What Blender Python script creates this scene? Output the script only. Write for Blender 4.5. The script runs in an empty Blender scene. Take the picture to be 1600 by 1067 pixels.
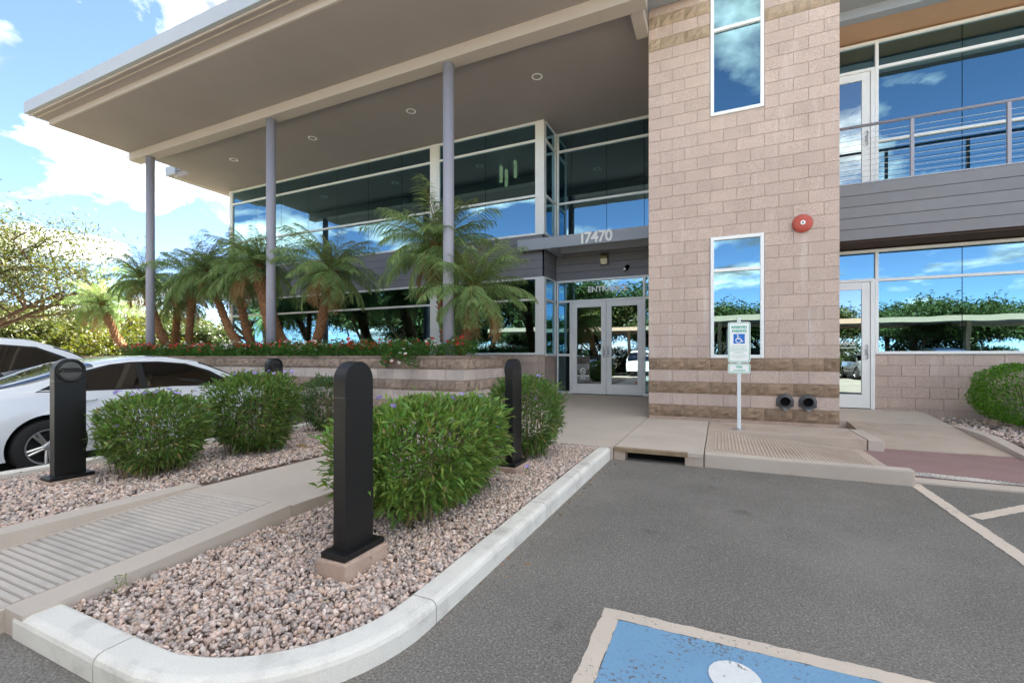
import bpy, bmesh, math, random
import numpy as np
from mathutils import Vector, Matrix
R = math.radians
random.seed(7)
rng = np.random.default_rng(7)
S = bpy.context.scene
COL = S.collection

# ------------------------------------------------------------------ camera
TH = R(24.5)
cd = bpy.data.cameras.new('camera'); cam = bpy.data.objects.new('camera', cd); COL.objects.link(cam)
cd.sensor_width = 36; cd.lens = 16.0; cd.shift_y = 0.015
cd.clip_start = 0.05; cd.clip_end = 2000
cam.location = (0, 0, 1.25); cam.rotation_euler = (R(90), 0, TH)
S.camera = cam

# ------------------------------------------------------------------ world / sun / exposure
SUN_EL, SUN_DIR = R(50), Vector((-0.1, 0.995, 0)).normalized()
w = bpy.data.worlds.new('World'); S.world = w; w.use_nodes = True
nt = w.node_tree; nt.nodes.clear()
def N(t, typ, **k):
    n = t.nodes.new(typ)
    for a, v in k.items():
        if a == 'ins':
            for i, x in v.items(): n.inputs[i].default_value = x
        else: setattr(n, a, v)
    return n
def L(t, a, b): t.links.new(a, b)
def M_(t, op, a, b=None, c=None):
    n = N(t, 'ShaderNodeMath', operation=op)
    for i, x in enumerate((a, b, c)):
        if x is None: continue
        if isinstance(x, (int, float)): n.inputs[i].default_value = x
        else: L(t, x, n.inputs[i])
    return n.outputs[0]
sky = N(nt, 'ShaderNodeTexSky', sky_type='NISHITA', sun_disc=False)
sky.sun_elevation = SUN_EL
sky.sun_rotation = math.atan2(SUN_DIR.x, SUN_DIR.y)
sky.air_density = 0.4; sky.dust_density = 0.0; sky.ozone_density = 1.0
tc = N(nt, 'ShaderNodeTexCoord')
sep = N(nt, 'ShaderNodeSeparateXYZ'); L(nt, tc.outputs['Generated'], sep.inputs[0])
zc = M_(nt, 'ADD', M_(nt, 'MAXIMUM', sep.outputs[2], 0.0), 0.17)
px = M_(nt, 'DIVIDE', sep.outputs[0], zc); py = M_(nt, 'DIVIDE', sep.outputs[1], zc)
cmb = N(nt, 'ShaderNodeCombineXYZ'); L(nt, px, cmb.inputs[0]); L(nt, py, cmb.inputs[1])
mp = N(nt, 'ShaderNodeMapping'); L(nt, cmb.outputs[0], mp.inputs[0]); mp.inputs['Location'].default_value = (3.1, 1.7, 0.4)
n1 = N(nt, 'ShaderNodeTexNoise', ins={'Scale': 1.9, 'Detail': 9.0, 'Roughness': 0.56, 'Distortion': 0.25}); L(nt, mp.outputs[0], n1.inputs['Vector'])
cr = N(nt, 'ShaderNodeValToRGB'); L(nt, n1.outputs['Fac'], cr.inputs[0])
cr.color_ramp.elements[0].position = 0.50; cr.color_ramp.elements[1].position = 0.61
n2 = N(nt, 'ShaderNodeTexNoise', ins={'Scale': 3.0, 'Detail': 6.0, 'Roughness': 0.6}); L(nt, mp.outputs[0], n2.inputs['Vector'])
cc = N(nt, 'ShaderNodeMix', data_type='RGBA'); mr = N(nt, 'ShaderNodeMapRange', ins={1: .36, 2: .66}); L(nt, n2.outputs['Fac'], mr.inputs[0]); L(nt, mr.outputs[0], cc.inputs[0])
cc.inputs[6].default_value = (1.5, 1.56, 1.66, 1); cc.inputs[7].default_value = (11, 10.8, 10.5, 1)
mx = N(nt, 'ShaderNodeMix', data_type='RGBA'); L(nt, cr.outputs[0], mx.inputs[0])
L(nt, sky.outputs[0], mx.inputs[6]); L(nt, cc.outputs[2], mx.inputs[7])
bg = N(nt, 'ShaderNodeBackground', ins={'Strength': 0.065}); L(nt, mx.outputs[2], bg.inputs[0])
wo = N(nt, 'ShaderNodeOutputWorld'); L(nt, bg.outputs[0], wo.inputs[0])

sd = bpy.data.lights.new('sun', 'SUN'); sd.energy = 5.0; sd.angle = R(0.53); sd.color = (1.0, 0.95, 0.86)
sun = bpy.data.objects.new('sun', sd); COL.objects.link(sun)
sv = Vector((SUN_DIR.x * math.cos(SUN_EL), SUN_DIR.y * math.cos(SUN_EL), math.sin(SUN_EL)))
sun.rotation_euler = sv.to_track_quat('Z', 'Y').to_euler(); sun.location = (-20, 30, 40)
S.view_settings.view_transform = 'Standard'; S.view_settings.look = 'None'
S.view_settings.exposure = 3.18; S.view_settings.gamma = 1.0
S.view_settings.use_curve_mapping = False
S.view_settings.use_white_balance = True; S.view_settings.white_balance_temperature = 6900; S.view_settings.white_balance_tint = 6
S.cycles.max_bounces = 8; S.cycles.transparent_max_bounces = 12; S.cycles.use_denoising = True

# ------------------------------------------------------------------ helpers
def tag(o, label=None, cat=None, group=None, kind=None):
    if label: o['label'] = label
    if cat: o['category'] = cat
    if group: o['group'] = group
    if kind: o['kind'] = kind
    return o
def empty(name, loc=(0, 0, 0), parent=None):
    o = bpy.data.objects.new(name, None); COL.objects.link(o); o.location = loc
    o.empty_display_size = .2
    if parent: o.parent = parent
    return o
def link(name, me, parent=None, loc=None, rot=None):
    o = bpy.data.objects.new(name, me); COL.objects.link(o)
    if parent: o.parent = parent
    if loc is not None: o.location = loc
    if rot is not None: o.rotation_euler = rot
    return o
def smooth(me): me.polygons.foreach_set('use_smooth', [True] * len(me.polygons))

class MB:
    """collects shapes into one mesh"""
    def __init__(s): s.v = []; s.f = []; s.m = []
    def add(s, vs, fs, mi=0):
        o = len(s.v); s.v += [tuple(p) for p in vs]; s.f += [tuple(i + o for i in f) for f in fs]; s.m += [mi] * len(fs); return s
    def box(s, x0, x1, y0, y1, z0, z1, mi=0):
        v = [(x, y, z) for z in (z0, z1) for y in (y0, y1) for x in (x0, x1)]
        return s.add(v, [(0, 2, 3, 1), (4, 5, 7, 6), (0, 1, 5, 4), (2, 6, 7, 3), (0, 4, 6, 2), (1, 3, 7, 5)], mi)
    def tube(s, pts, rad, n=10, mi=0, cap=True):
        pts = [Vector(p) for p in pts]; k = len(pts)
        if isinstance(rad, (int, float)): rad = [rad] * k
        vs = []; prev = None
        for i, p in enumerate(pts):
            d = (pts[min(i + 1, k - 1)] - pts[max(i - 1, 0)]).normalized()
            if prev is None: a = d.orthogonal().normalized()
            else: a = (prev - d * prev.dot(d)).normalized()
            prev = a; b = d.cross(a)
            for j in range(n):
                t = 2 * math.pi * j / n
                vs.append(p + (a * math.cos(t) + b * math.sin(t)) * rad[i])
        fs = [(i * n + j, i * n + (j + 1) % n, (i + 1) * n + (j + 1) % n, (i + 1) * n + j) for i in range(k - 1) for j in range(n)]
        if cap: fs += [tuple(reversed(range(n))), tuple(range((k - 1) * n, k * n))]
        return s.add(vs, fs, mi)
    def lathe(s, prof, n=24, mi=0, M=None):
        """profile of (r,h) about +Z, placed by matrix"""
        k = len(prof); vs = []
        for r, h in prof:
            for j in range(n):
                t = 2 * math.pi * j / n; p = Vector((r * math.cos(t), r * math.sin(t), h))
                vs.append(M @ p if M else p)
        fs = [(i * n + j, i * n + (j + 1) % n, (i + 1) * n + (j + 1) % n, (i + 1) * n + j) for i in range(k - 1) for j in range(n)]
        return s.add(vs, fs, mi)
    def prism(s, poly, fn0, fn1, mi=0):
        n = len(poly); vs = [fn0(p) for p in poly] + [fn1(p) for p in poly]
        return s.add(vs, [tuple(reversed(range(n))), tuple(range(n, 2 * n))] + [(i, (i + 1) % n, n + (i + 1) % n, n + i) for i in range(n)], mi)
    def mesh(s, name, mats, bevel=0, seg=2, sm=False):
        me = bpy.data.meshes.new(name); me.from_pydata(s.v, [], s.f)
        for m in (mats if isinstance(mats, (list, tuple)) else [mats]): me.materials.append(m)
        me.polygons.foreach_set('material_index', s.m)
        bm = bmesh.new(); bm.from_mesh(me)
        bmesh.ops.recalc_face_normals(bm, faces=bm.faces)
        if bevel: bmesh.ops.bevel(bm, geom=[e for e in bm.edges if len(e.link_faces) == 2 and e.calc_face_angle(0) > .5], offset=bevel, segments=seg, profile=.6, affect='EDGES', clamp_overlap=True)
        bm.to_mesh(me); bm.free()
        if sm: smooth(me)
        return me
    def build(s, name, mats, parent=None, bevel=0, seg=2, sm=False, loc=None, rot=None):
        return link(name, s.mesh(name, mats, bevel, seg, sm), parent, loc, rot)

def np_mesh(name, V, F, mats, mi=None, cols=None, sm=False):
    """V (n,3), F (m,k) numpy; per-vertex colour optional"""
    V = np.asarray(V, np.float32); F = np.asarray(F, np.int32)
    me = bpy.data.meshes.new(name); m, k = F.shape
    me.vertices.add(len(V)); me.vertices.foreach_set('co', V.ravel())
    me.loops.add(m * k); me.loops.foreach_set('vertex_index', F.ravel())
    me.polygons.add(m); me.polygons.foreach_set('loop_start', np.arange(0, m * k, k, dtype=np.int32))
    try: me.polygons.foreach_set('loop_total', np.full(m, k, np.int32))
    except Exception: pass
    for x in (mats if isinstance(mats, (list, tuple)) else [mats]): me.materials.append(x)
    if mi is not None: me.polygons.foreach_set('material_index', np.asarray(mi, np.int32))
    if cols is not None:
        at = me.color_attributes.new('Col', 'FLOAT_COLOR', 'POINT')
        c = np.ones((len(V), 4), np.float32); c[:, :3] = cols; at.data.foreach_set('color', c.ravel())
    if sm: me.polygons.foreach_set('use_smooth', np.ones(m, bool))
    me.update(calc_edges=True); me.validate()
    return me

# ------------------------------------------------------------------ materials
def mat(name, base, var=.12, scale=6, rough=.8, bump=0., bscale=60, speck=0., sscale=150, spec=.3, metal=0., hue=0., objvar=0., stain=0., stcol=(.1, .09, .08), stscale=1.2, coat=0., streak=0., agg=0.):
    m = bpy.data.materials.new(name); m.use_nodes = True; t = m.node_tree
    b = t.nodes['Principled BSDF']; b.inputs['Roughness'].default_value = rough; b.inputs['Metallic'].default_value = metal
    b.inputs['Specular IOR Level'].default_value = spec; b.inputs['Coat Weight'].default_value = coat
    tc = N(t, 'ShaderNodeTexCoord'); oi = N(t, 'ShaderNodeObjectInfo')
    off = N(t, 'ShaderNodeVectorMath', operation='ADD')
    sc = N(t, 'ShaderNodeVectorMath', operation='SCALE'); sc.inputs[0].default_value = (31, 17, 23); L(t, oi.outputs['Random'], sc.inputs['Scale'])
    L(t, tc.outputs['Object'], off.inputs[0]); L(t, sc.outputs[0], off.inputs[1])
    def noise(s, det=4, ro=.6):
        n = N(t, 'ShaderNodeTexNoise', ins={'Scale': s, 'Detail': det, 'Roughness': ro}); L(t, off.outputs[0], n.inputs['Vector']); return n.outputs['Fac']
    def ramp(f, a, b_):
        return M_(t, 'MULTIPLY_ADD', f, b_ - a, a)
    v = ramp(noise(scale), 1 - var * 2, 1 + var * 2)
    if speck:
        v = M_(t, 'MULTIPLY', v, ramp(noise(sscale, 2, .8), 1 - speck * 2.4, 1 + speck * 2.4))
    if objvar:
        v = M_(t, 'MULTIPLY', v, ramp(oi.outputs['Random'], 1 - objvar, 1 + objvar))
    hsv = N(t, 'ShaderNodeHueSaturation'); hsv.inputs['Color'].default_value = (*base, 1)
    L(t, v, hsv.inputs['Value'])
    if hue: L(t, ramp(noise(scale * .7 + 1.3), .5 - hue, .5 + hue), hsv.inputs['Hue'])
    out = hsv.outputs[0]
    if stain:
        r = N(t, 'ShaderNodeValToRGB'); L(t, noise(stscale, 6, .65), r.inputs[0])
        r.color_ramp.elements[0].position = .52; r.color_ramp.elements[1].position = .75
        r.color_ramp.elements[1].color = (stain,) * 3 + (1,)
        x = N(t, 'ShaderNodeMix', data_type='RGBA'); L(t, r.outputs[0], x.inputs[0]); L(t, out, x.inputs[6]); x.inputs[7].default_value = (*stcol, 1)
        out = x.outputs[2]
    if streak:
        gp = N(t, 'ShaderNodeNewGeometry'); sm_ = N(t, 'ShaderNodeVectorMath', operation='MULTIPLY'); sm_.inputs[1].default_value = (7, 7, .75); L(t, gp.outputs['Position'], sm_.inputs[0])
        sn = N(t, 'ShaderNodeTexNoise', ins={'Scale': 1., 'Detail': 5., 'Roughness': .6}); L(t, sm_.outputs[0], sn.inputs['Vector'])
        sr = N(t, 'ShaderNodeMapRange', ins={1: .57, 2: .75, 4: streak}); L(t, sn.outputs['Fac'], sr.inputs[0])
        x = N(t, 'ShaderNodeMix', data_type='RGBA'); L(t, sr.outputs[0], x.inputs[0]); L(t, out, x.inputs[6]); x.inputs[7].default_value = (.68, .62, .57, 1); out = x.outputs[2]
    if agg:
        orr = N(t, 'ShaderNodeMapRange', ins={1: .645, 2: .72, 4: .45}); L(t, noise(2.3, 3, .55), orr.inputs[0])
        x = N(t, 'ShaderNodeMix', data_type='RGBA'); L(t, orr.outputs[0], x.inputs[0]); L(t, out, x.inputs[6]); x.inputs[7].default_value = (.085, .078, .07, 1); out = x.outputs[2]
        ar = N(t, 'ShaderNodeMapRange', ins={1: .60, 2: .70, 4: agg}); L(t, noise(150, 2, .5), ar.inputs[0])
        x = N(t, 'ShaderNodeMix', data_type='RGBA'); L(t, ar.outputs[0], x.inputs[0]); L(t, out, x.inputs[6]); x.inputs[7].default_value = (.50, .47, .42, 1); out = x.outputs[2]
    L(t, out, b.inputs['Base Color'])
    if bump:
        bn = N(t, 'ShaderNodeBump', ins={'Strength': bump, 'Distance': .01}); L(t, noise(bscale, 4, .7), bn.inputs['Height']); L(t, bn.outputs[0], b.inputs['Normal'])
    return m
def emit(name, col, st):
    m = bpy.data.materials.new(name); m.use_nodes = True; b = m.node_tree.nodes['Principled BSDF']
    b.inputs['Base Color'].default_value = (*col, 1); b.inputs['Emission Color'].default_value = (*col, 1); b.inputs['Emission Strength'].default_value = st
    return m
def vcol(name, rough=.7, trans=0., spec=.3, bump=0):
    m = bpy.data.materials.new(name); m.use_nodes = True; t = m.node_tree; b = t.nodes['Principled BSDF']
    a = N(t, 'ShaderNodeAttribute', attribute_name='Col'); L(t, a.outputs[0], b.inputs['Base Color'])
    b.inputs['Roughness'].default_value = rough; b.inputs['Specular IOR Level'].default_value = spec
    if trans:
        tr = N(t, 'ShaderNodeBsdfTranslucent'); mxs = N(t, 'ShaderNodeMixShader', ins={0: trans}); o = t.nodes['Material Output']
        g = N(t, 'ShaderNodeHueSaturation', ins={'Saturation': 1.15, 'Value': 1.5}); L(t, a.outputs[0], g.inputs['Color']); L(t, g.outputs[0], tr.inputs[0])
        L(t, b.outputs[0], mxs.inputs[1]); L(t, tr.outputs[0], mxs.inputs[2]); L(t, mxs.outputs[0], o.inputs[0])
    if bump:
        n = N(t, 'ShaderNodeTexNoise', ins={'Scale': 90., 'Detail': 3.}); bn = N(t, 'ShaderNodeBump', ins={'Strength': bump, 'Distance': .01}); L(t, n.outputs['Fac'], bn.inputs['Height']); L(t, bn.outputs[0], b.inputs['Normal'])
    return m
def glassmat(name, refl, tint, gcol, wav=.004):
    m = bpy.data.materials.new(name); m.use_nodes = True; t = m.node_tree; t.nodes.clear()
    o = N(t, 'ShaderNodeOutputMaterial'); tr = N(t, 'ShaderNodeBsdfTransparent'); tr.inputs[0].default_value = (*tint, 1)
    g = N(t, 'ShaderNodeBsdfGlossy', ins={'Roughness': 0.0}); g.inputs['Color'].default_value = (*gcol, 1)
    lw = N(t, 'ShaderNodeFresnel', ins={'IOR': 1.5})
    f = M_(t, 'MINIMUM', M_(t, 'ADD', lw.outputs[0], refl), 1.0)
    tc = N(t, 'ShaderNodeTexCoord'); oi = N(t, 'ShaderNodeObjectInfo')
    ad = N(t, 'ShaderNodeVectorMath', operation='ADD'); L(t, tc.outputs['Object'], ad.inputs[0]); L(t, oi.outputs['Random'], ad.inputs[1])
    n = N(t, 'ShaderNodeTexNoise', ins={'Scale': 1.3, 'Detail': 1.}); L(t, ad.outputs[0], n.inputs['Vector'])
    bn = N(t, 'ShaderNodeBump', ins={'Strength': wav, 'Distance': .3}); L(t, n.outputs['Fac'], bn.inputs['Height']); L(t, bn.outputs[0], g.inputs['Normal'])
    mxs = N(t, 'ShaderNodeMixShader'); L(t, f, mxs.inputs[0]); L(t, tr.outputs[0], mxs.inputs[1]); L(t, g.outputs[0], mxs.inputs[2]); L(t, mxs.outputs[0], o.inputs[0])
    return m
MT = {}
MT['block'] = mat('block_smooth', (.535, .42, .36), .08, 3, .9, .6, 90, .34, 85, streak=.55, objvar=.05, hue=.006, spec=.15)
MT['split'] = mat('block_split', (.30, .215, .15), .2, 9, .95, .9, 70, .16, 120, objvar=.12, hue=.01, spec=.1)
MT['split_tan'] = mat('block_split_tan', (.42, .325, .235), .14, 9, .95, .9, 70, .12, 120, objvar=.08, spec=.1)
MT['pblock'] = mat('planter_block', (.56, .475, .42), .12, 5, .9, .5, 100, .12, 170, objvar=.1, stain=.45, stcol=(.2, .14, .12), stscale=3, spec=.15)
MT['psplit'] = mat('planter_split', (.33, .25, .195), .22, 8, .95, .9, 70, .14, 120, objvar=.15, stain=.5, stcol=(.1, .07, .06), stscale=3, spec=.1)
MT['mortar'] = mat('mortar', (.50, .395, .335), .1, 8, .95, .3, 90)
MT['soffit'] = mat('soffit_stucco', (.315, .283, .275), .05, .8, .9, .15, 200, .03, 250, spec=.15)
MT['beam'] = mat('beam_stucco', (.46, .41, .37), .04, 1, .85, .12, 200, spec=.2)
MT['fascia'] = mat('fascia_metal', (.33, .36, .40), .04, 1.5, .45, 0, spec=.5)
MT['column'] = mat('column_paint', (.33, .33, .385), .04, 2, .5, 0, spec=.5)
MT['siding'] = mat('siding', (.205, .205, .22), .05, 4, .6, .1, 150, objvar=.05, spec=.4)
MT['gap'] = mat('joint_black', (.012, .012, .012), 0, 5, .9)
MT['white'] = mat('white_aluminium', (.82, .84, .83), .02, 3, .4, 0, spec=.5)
MT['peach'] = mat('bounce_lit_stucco', (.55, .35, .22), .04, 2, .9, .1, 200)  # warm sunlit bounce on the eave soffit is put into this colour
MT['glass'] = glassmat('tinted_glass', .35, (.12, .2, .19), (.42, .72, .86))
MT['doorglass'] = glassmat('door_glass', .34, (.14, .2, .19), (.7, .85, .93))
MT['room'] = mat('room_wall', (.38, .38, .36), .03, 1, .9)
MT['roomdark'] = mat('room_floor', (.10, .10, .10), .1, 2, .8)
MT['asphalt'] = mat('asphalt', (.205, .188, .166), .24, .5, .92, .8, 120, .45, 90, stain=.7, stcol=(.28, .26, .232), stscale=.55, spec=.2, agg=.75)
MT['conc'] = mat('tan_concrete', (.54, .465, .395), .07, 1.4, .9, .25, 160, .05, 220, stain=.3, stcol=(.33, .245, .2), stscale=1.0, spec=.2)
MT['concdirty'] = mat('stained_concrete', (.50, .41, .34), .1, 2, .9, .3, 140, .06, 200, stain=.7, stcol=(.36, .22, .13), stscale=1.6, spec=.2)
MT['curb'] = mat('white_curb', (.76, .725, .655), .08, 2.5, .85, .35, 120, .07, 150, stain=.75, stcol=(.40, .375, .335), stscale=3.5, spec=.2)
MT['foot'] = mat('footing_concrete', (.46, .33, .26), .14, 7, .95, .6, 70, .08, 120, stain=.5, stcol=(.55, .45, .38), stscale=8)
MT['redpave'] = mat('red_stamped', (.30, .19, .18), .1, 3, .9, .6, 45, .08, 60)
MT['dirt'] = mat('soil', (.20, .15, .12), .2, 12, .95, .8, 50, .15, 90)
MT['ground'] = mat('dry_ground', (.19, .15, .11), .2, .3, .95, .3, 20)
MT['black'] = mat('bronze_black_metal', (.011, .0105, .0105), .1, 4, .4, 0, spec=.32)
MT['lens'] = mat('lamp_recess', (.02, .02, .02), 0, 4, .2, spec=.6)
MT['signwhite'] = mat('sign_white', (.88, .9, .87), .02, 10, .5)
MT['signgreen'] = mat('sign_green', (.05, .42, .30), .05, 20, .5)
MT['signblue'] = mat('sign_blue', (.02, .16, .55), .03, 10, .5)
MT['galv'] = mat('galvanised', (.5, .52, .53), .1, 12, .4, 0, metal=.8)
MT['post'] = mat('white_post', (.72, .77, .78), .03, 6, .5)
MT['iron'] = mat('cast_metal', (.12, .12, .125), .15, 20, .55, .2, 80, metal=.5)
MT['hole'] = mat('hole_shade', (.006, .006, .006), 0, 4, .9)  # near-black colour painted in for the shade inside openings
MT['red'] = mat('red_enamel', (.46, .085, .06), .05, 6, .5, spec=.4)
MT['bark'] = mat('bark', (.13, .085, .055), .25, 14, .95, .9, 40)
MT['palmtrunk'] = mat('palm_trunk', (.25, .125, .06), .45, 22, .95, .9, 50, .3, 70)
MT['leaf'] = vcol('leaf', .5, .28, .35)
MT['stone'] = vcol('gravel_stone', .85, 0, .25, .3)
MT['petal'] = vcol('petal', .6, .25, .2)
MT['carpaint'] = mat('white_car_paint', (.72, .75, .79), .0, 3, .25, 0, spec=.5, coat=1)
MT['cardark'] = mat('dark_blue_paint', (.03, .045, .09), .0, 3, .25, 0, spec=.5, coat=1)
MT['carsilver'] = mat('silver_paint', (.42, .44, .46), .0, 3, .25, 0, spec=.5, metal=.4, coat=1)
MT['carglass'] = glassmat('car_glass', .1, (.05, .06, .065), (.9, .95, 1), .002)
MT['trim'] = mat('black_trim', (.015, .015, .016), 0, 5, .45)
MT['tyre'] = mat('tyre', (.02, .02, .02), .1, 30, .85)
MT['rim'] = mat('alloy', (.5, .51, .52), .03, 8, .3, metal=.9)
MT['redlens'] = mat('tail_lens', (.35, .01, .03), 0, 5, .2, spec=.6)
MT['amber'] = mat('amber_lens', (.7, .16, .02), 0, 5, .25)
MT['lampglass'] = mat('headlamp', (.6, .62, .64), 0, 5, .12, spec=.7)
MT['beige'] = mat('carport_beige', (.30, .225, .17), .04, 2, .7)
MT['lampon'] = emit('lamp_on', (1, .93, .78), 1.2)
MT['pend'] = emit('pendant_glow', (1, .62, .40), 1.8)
def paintmat(name, col, wear, under=(.16, .155, .15), sc=55):
    m = mat(name, col, .05, 3, .8, .5, 130, .05, 120); t = m.node_tree; b = t.nodes['Principled BSDF']
    src = b.inputs['Base Color'].links[0].from_socket
    tcx = N(t, 'ShaderNodeTexCoord'); n = N(t, 'ShaderNodeTexNoise', ins={'Scale': sc, 'Detail': 5., 'Roughness': .7}); L(t, tcx.outputs['Object'], n.inputs['Vector'])
    n2 = N(t, 'ShaderNodeTexNoise', ins={'Scale': 2.2, 'Detail': 3.}); L(t, tcx.outputs['Object'], n2.inputs['Vector'])
    f = M_(t, 'ADD', n.outputs['Fac'], M_(t, 'MULTIPLY_ADD', n2.outputs['Fac'], .5, -.25))
    r = N(t, 'ShaderNodeValToRGB'); L(t, f, r.inputs[0]); r.color_ramp.elements[0].position = wear; r.color_ramp.elements[1].position = wear + .04
    x = N(t, 'ShaderNodeMix', data_type='RGBA'); L(t, r.outputs[0], x.inputs[0]); L(t, src, x.inputs[6]); x.inputs[7].default_value = (*under, 1)
    L(t, x.outputs[2], b.inputs['Base Color']); return m
MT['pline'] = paintmat('line_paint', (.66, .56, .46), .62)
MT['pfade'] = paintmat('faded_paint', (.66, .60, .54), .47)
MT['pfaint'] = paintmat('faint_paint', (.5, .47, .44), .38)
MT['pblue'] = paintmat('blue_paint', (.19, .36, .53), .585)
MT['pwhite'] = paintmat('white_paint', (.78, .78, .76), .585)

# ------------------------------------------------------------------ 2D symbol strokes
def stroke2d(pts, wd):
    vs = []; fs = []; n = len(pts)
    for i, p in enumerate(pts):
        a = Vector(pts[max(i - 1, 0)]); b = Vector(pts[min(i + 1, n - 1)]); d = (b - a).normalized(); q = Vector((-d.y, d.x)) * wd / 2
        vs += [Vector(p) + q, Vector(p) - q]
    for i in range(n - 1): fs.append((2 * i, 2 * i + 1, 2 * i + 3, 2 * i + 2))
    return vs, fs
def isa_shapes():
    out = []
    k = 20; out.append(([(.37 + .085 * math.cos(2 * math.pi * i / k), .87 + .085 * math.sin(2 * math.pi * i / k)) for i in range(k)], [tuple(range(k))]))
    out.append(stroke2d([(.37, .75), (.395, .47)], .11))
    out.append(stroke2d([(.34, .455), (.68, .455)], .1)); out.append(stroke2d([(.66, .49), (.79, .17)], .1)); out.append(stroke2d([(.74, .15), (.92, .21)], .085))
    out.append(stroke2d([(.39, .62), (.63, .62)], .075))
    out.append(stroke2d([(.45 + .27 * math.cos(R(a)), .31 + .27 * math.sin(R(a))) for a in range(118, 352, 9)], .085))
    return out
def text_mesh(name, body, size, m, M, parent=None, ext=.004, bold=0., align='CENTER', sx=1.):
    c = bpy.data.curves.new(name, 'FONT'); c.body = body; c.size = size; c.extrude = ext; c.offset = bold; c.align_x = align; c.align_y = 'CENTER'; c.resolution_u = 3
    o = bpy.data.objects.new(name, c); COL.objects.link(o); dg = bpy.context.evaluated_depsgraph_get(); dg.update()
    me = bpy.data.meshes.new_from_object(o.evaluated_get(dg)); bpy.data.objects.remove(o)
    me.transform(M @ Matrix.Diagonal((sx, 1, 1, 1))); me.materials.clear(); me.materials.append(m)
    return link(name, me, parent)
FRONT = Matrix.Rotation(R(90), 4, 'X')       # text in the XZ plane, read from -Y

# ------------------------------------------------------------------ ground
def zleft(x): return 0 if x > -4.5 else (-.16 if x < -6.3 else -.16 * (-4.5 - x) / 1.8)
b = MB(); xs = [-45, -20, -6.3, -4.5, 0, 20, 45]; ys = [-45, 0, 20, 45]
b.v = [(x, y, zleft(x)) for y in ys for x in xs]
for j in range(len(ys) - 1):
    for i in range(len(xs) - 1): b.f.append((j * 7 + i, j * 7 + i + 1, (j + 1) * 7 + i + 1, (j + 1) * 7 + i)); b.m.append(0)
tag(b.build('asphalt', MT['asphalt']), kind='structure')
b = MB(); b.box(-700, 700, -700, 700, -.6, -.22); tag(b.build('ground', MT['ground']), kind='structure')

# road paint (flat sheets)
def sheet(name, poly, z, m, parent=None):
    b = MB(); b.add([(x, y, z) for x, y in poly], [tuple(range(len(poly)))]); return b.build(name, m, parent)
def line_poly(p, q, wd):
    p, q = Vector(p), Vector(q); d = (q - p).normalized(); n = Vector((-d.y, d.x)) * wd / 2
    return [p - n, q - n, q + n, p + n]
pm = tag(empty('parking_marking'), kind='structure')
def rough_strip(name, p, q, wd, z, m, par):
    p, q = Vector(p), Vector(q); d = (q - p); n_ = Vector((-d.y, d.x)).normalized(); k = max(6, int(d.length / .03)); vs = []
    for i in range(k + 1):
        c = p + d * i / k
        for s_ in (-1, 1):
            x = c + n_ * s_ * (wd / 2 + random.uniform(-.006, .004)); vs.append((x.x, x.y, z))
    return MB().add(vs, [(2 * i, 2 * i + 1, 2 * i + 3, 2 * i + 2) for i in range(k)]).build(name, m, par)
X0, Y0, BW = -.52, 2.26, .085
rough_strip('border_line', (X0, Y0 - BW / 2), (1.06, Y0 - BW / 2), BW, .004, MT['pline'], pm)
rough_strip('border_line', (X0 + BW / 2, Y0 - BW), (X0 + BW / 2, .7), BW, .004, MT['pline'], pm)
rough_strip('border_line', (1.06 - BW / 2, Y0 - BW), (1.06 - BW / 2, .7), BW, .004, MT['pline'], pm)
sheet('blue_field', [(X0 + BW, .7), (1.06 - BW, .7), (1.06 - BW, Y0 - BW), (X0 + BW, Y0 - BW)], .004, MT['pblue'], pm)
b = MB()
for vs, fs in isa_shapes(): b.add([(-.36 + v[0] * 1.12, .92 + v[1] * 1.2, .008) for v in vs], fs)
b.build('wheelchair_symbol', MT['pwhite'], pm)
al = tag(empty('aisle_marking'), kind='structure')
rough_strip('edge_line', (1.74, 5.72), (1.66, 1.2), .1, .004, MT['pline'], al)
for k in range(4):
    y = 4.70 - 1.15 * k
    rough_strip('hatch_line', (1.80, y), (3.4, y + 1.55), .1, .004, MT['pline'], al)
0 and sheet('faded_patch', [(1.30 + .19 * math.cos(t * .52) * random.uniform(.6, 1.1), 3.75 + .42 * math.sin(t * .52) * random.uniform(.6, 1.1)) for t in range(12)], .004, MT['pfaint'], al)

# ------------------------------------------------------------------ kerbs, slabs, walks
def sweep(path, prof, name, m, parent, closed_ends=True):
    """path: list of (x,y,zscale) ; prof: (offset to the left of travel, z)"""
    b = MB(); n = len(path); k = len(prof); vs = []
    for i, p in enumerate(path):
        a = Vector(path[max(i - 1, 0)][:2]); c = Vector(path[min(i + 1, n - 1)][:2]); d = (c - a).normalized(); q = Vector((-d.y, d.x))
        for o, z in prof:
            zz = p[2] * z / .12 if z > .02 else z
            vs.append((p[0] + q.x * o, p[1] + q.y * o, zz))
    fs = [(i * k + j, i * k + (j + 1) % k, (i + 1) * k + (j + 1) % k, (i + 1) * k + j) for i in range(n - 1) for j in range(k)]
    fs += [tuple(range(k)), tuple(reversed(range((n - 1) * k, n * k)))]
    b.add(vs, fs); return b.build(name, m, parent, sm=False)
CP = [(0, -.1), (0, .085), (.006, .104), (.018, .115), (.035, .12), (.13, .12), (.142, .114), (.15, .1), (.15, -.1)]
curb = tag(empty('curb'), kind='structure')
ctr = Vector((-2.02, 1.73)); rad = .81
arc = [(ctr.x + rad * math.cos(R(a)), ctr.y + rad * math.sin(R(a))) for a in range(-90, 1, 6)]
front = [(-2.86 + i * .14, .92) for i in range(6)]
def hgt(y): return .105 + max(0, min(1, (y - 2) / 3)) * .04
def cpath(pts): return [(x, y, hgt(y)) for x, y in pts]
gap = .006
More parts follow.
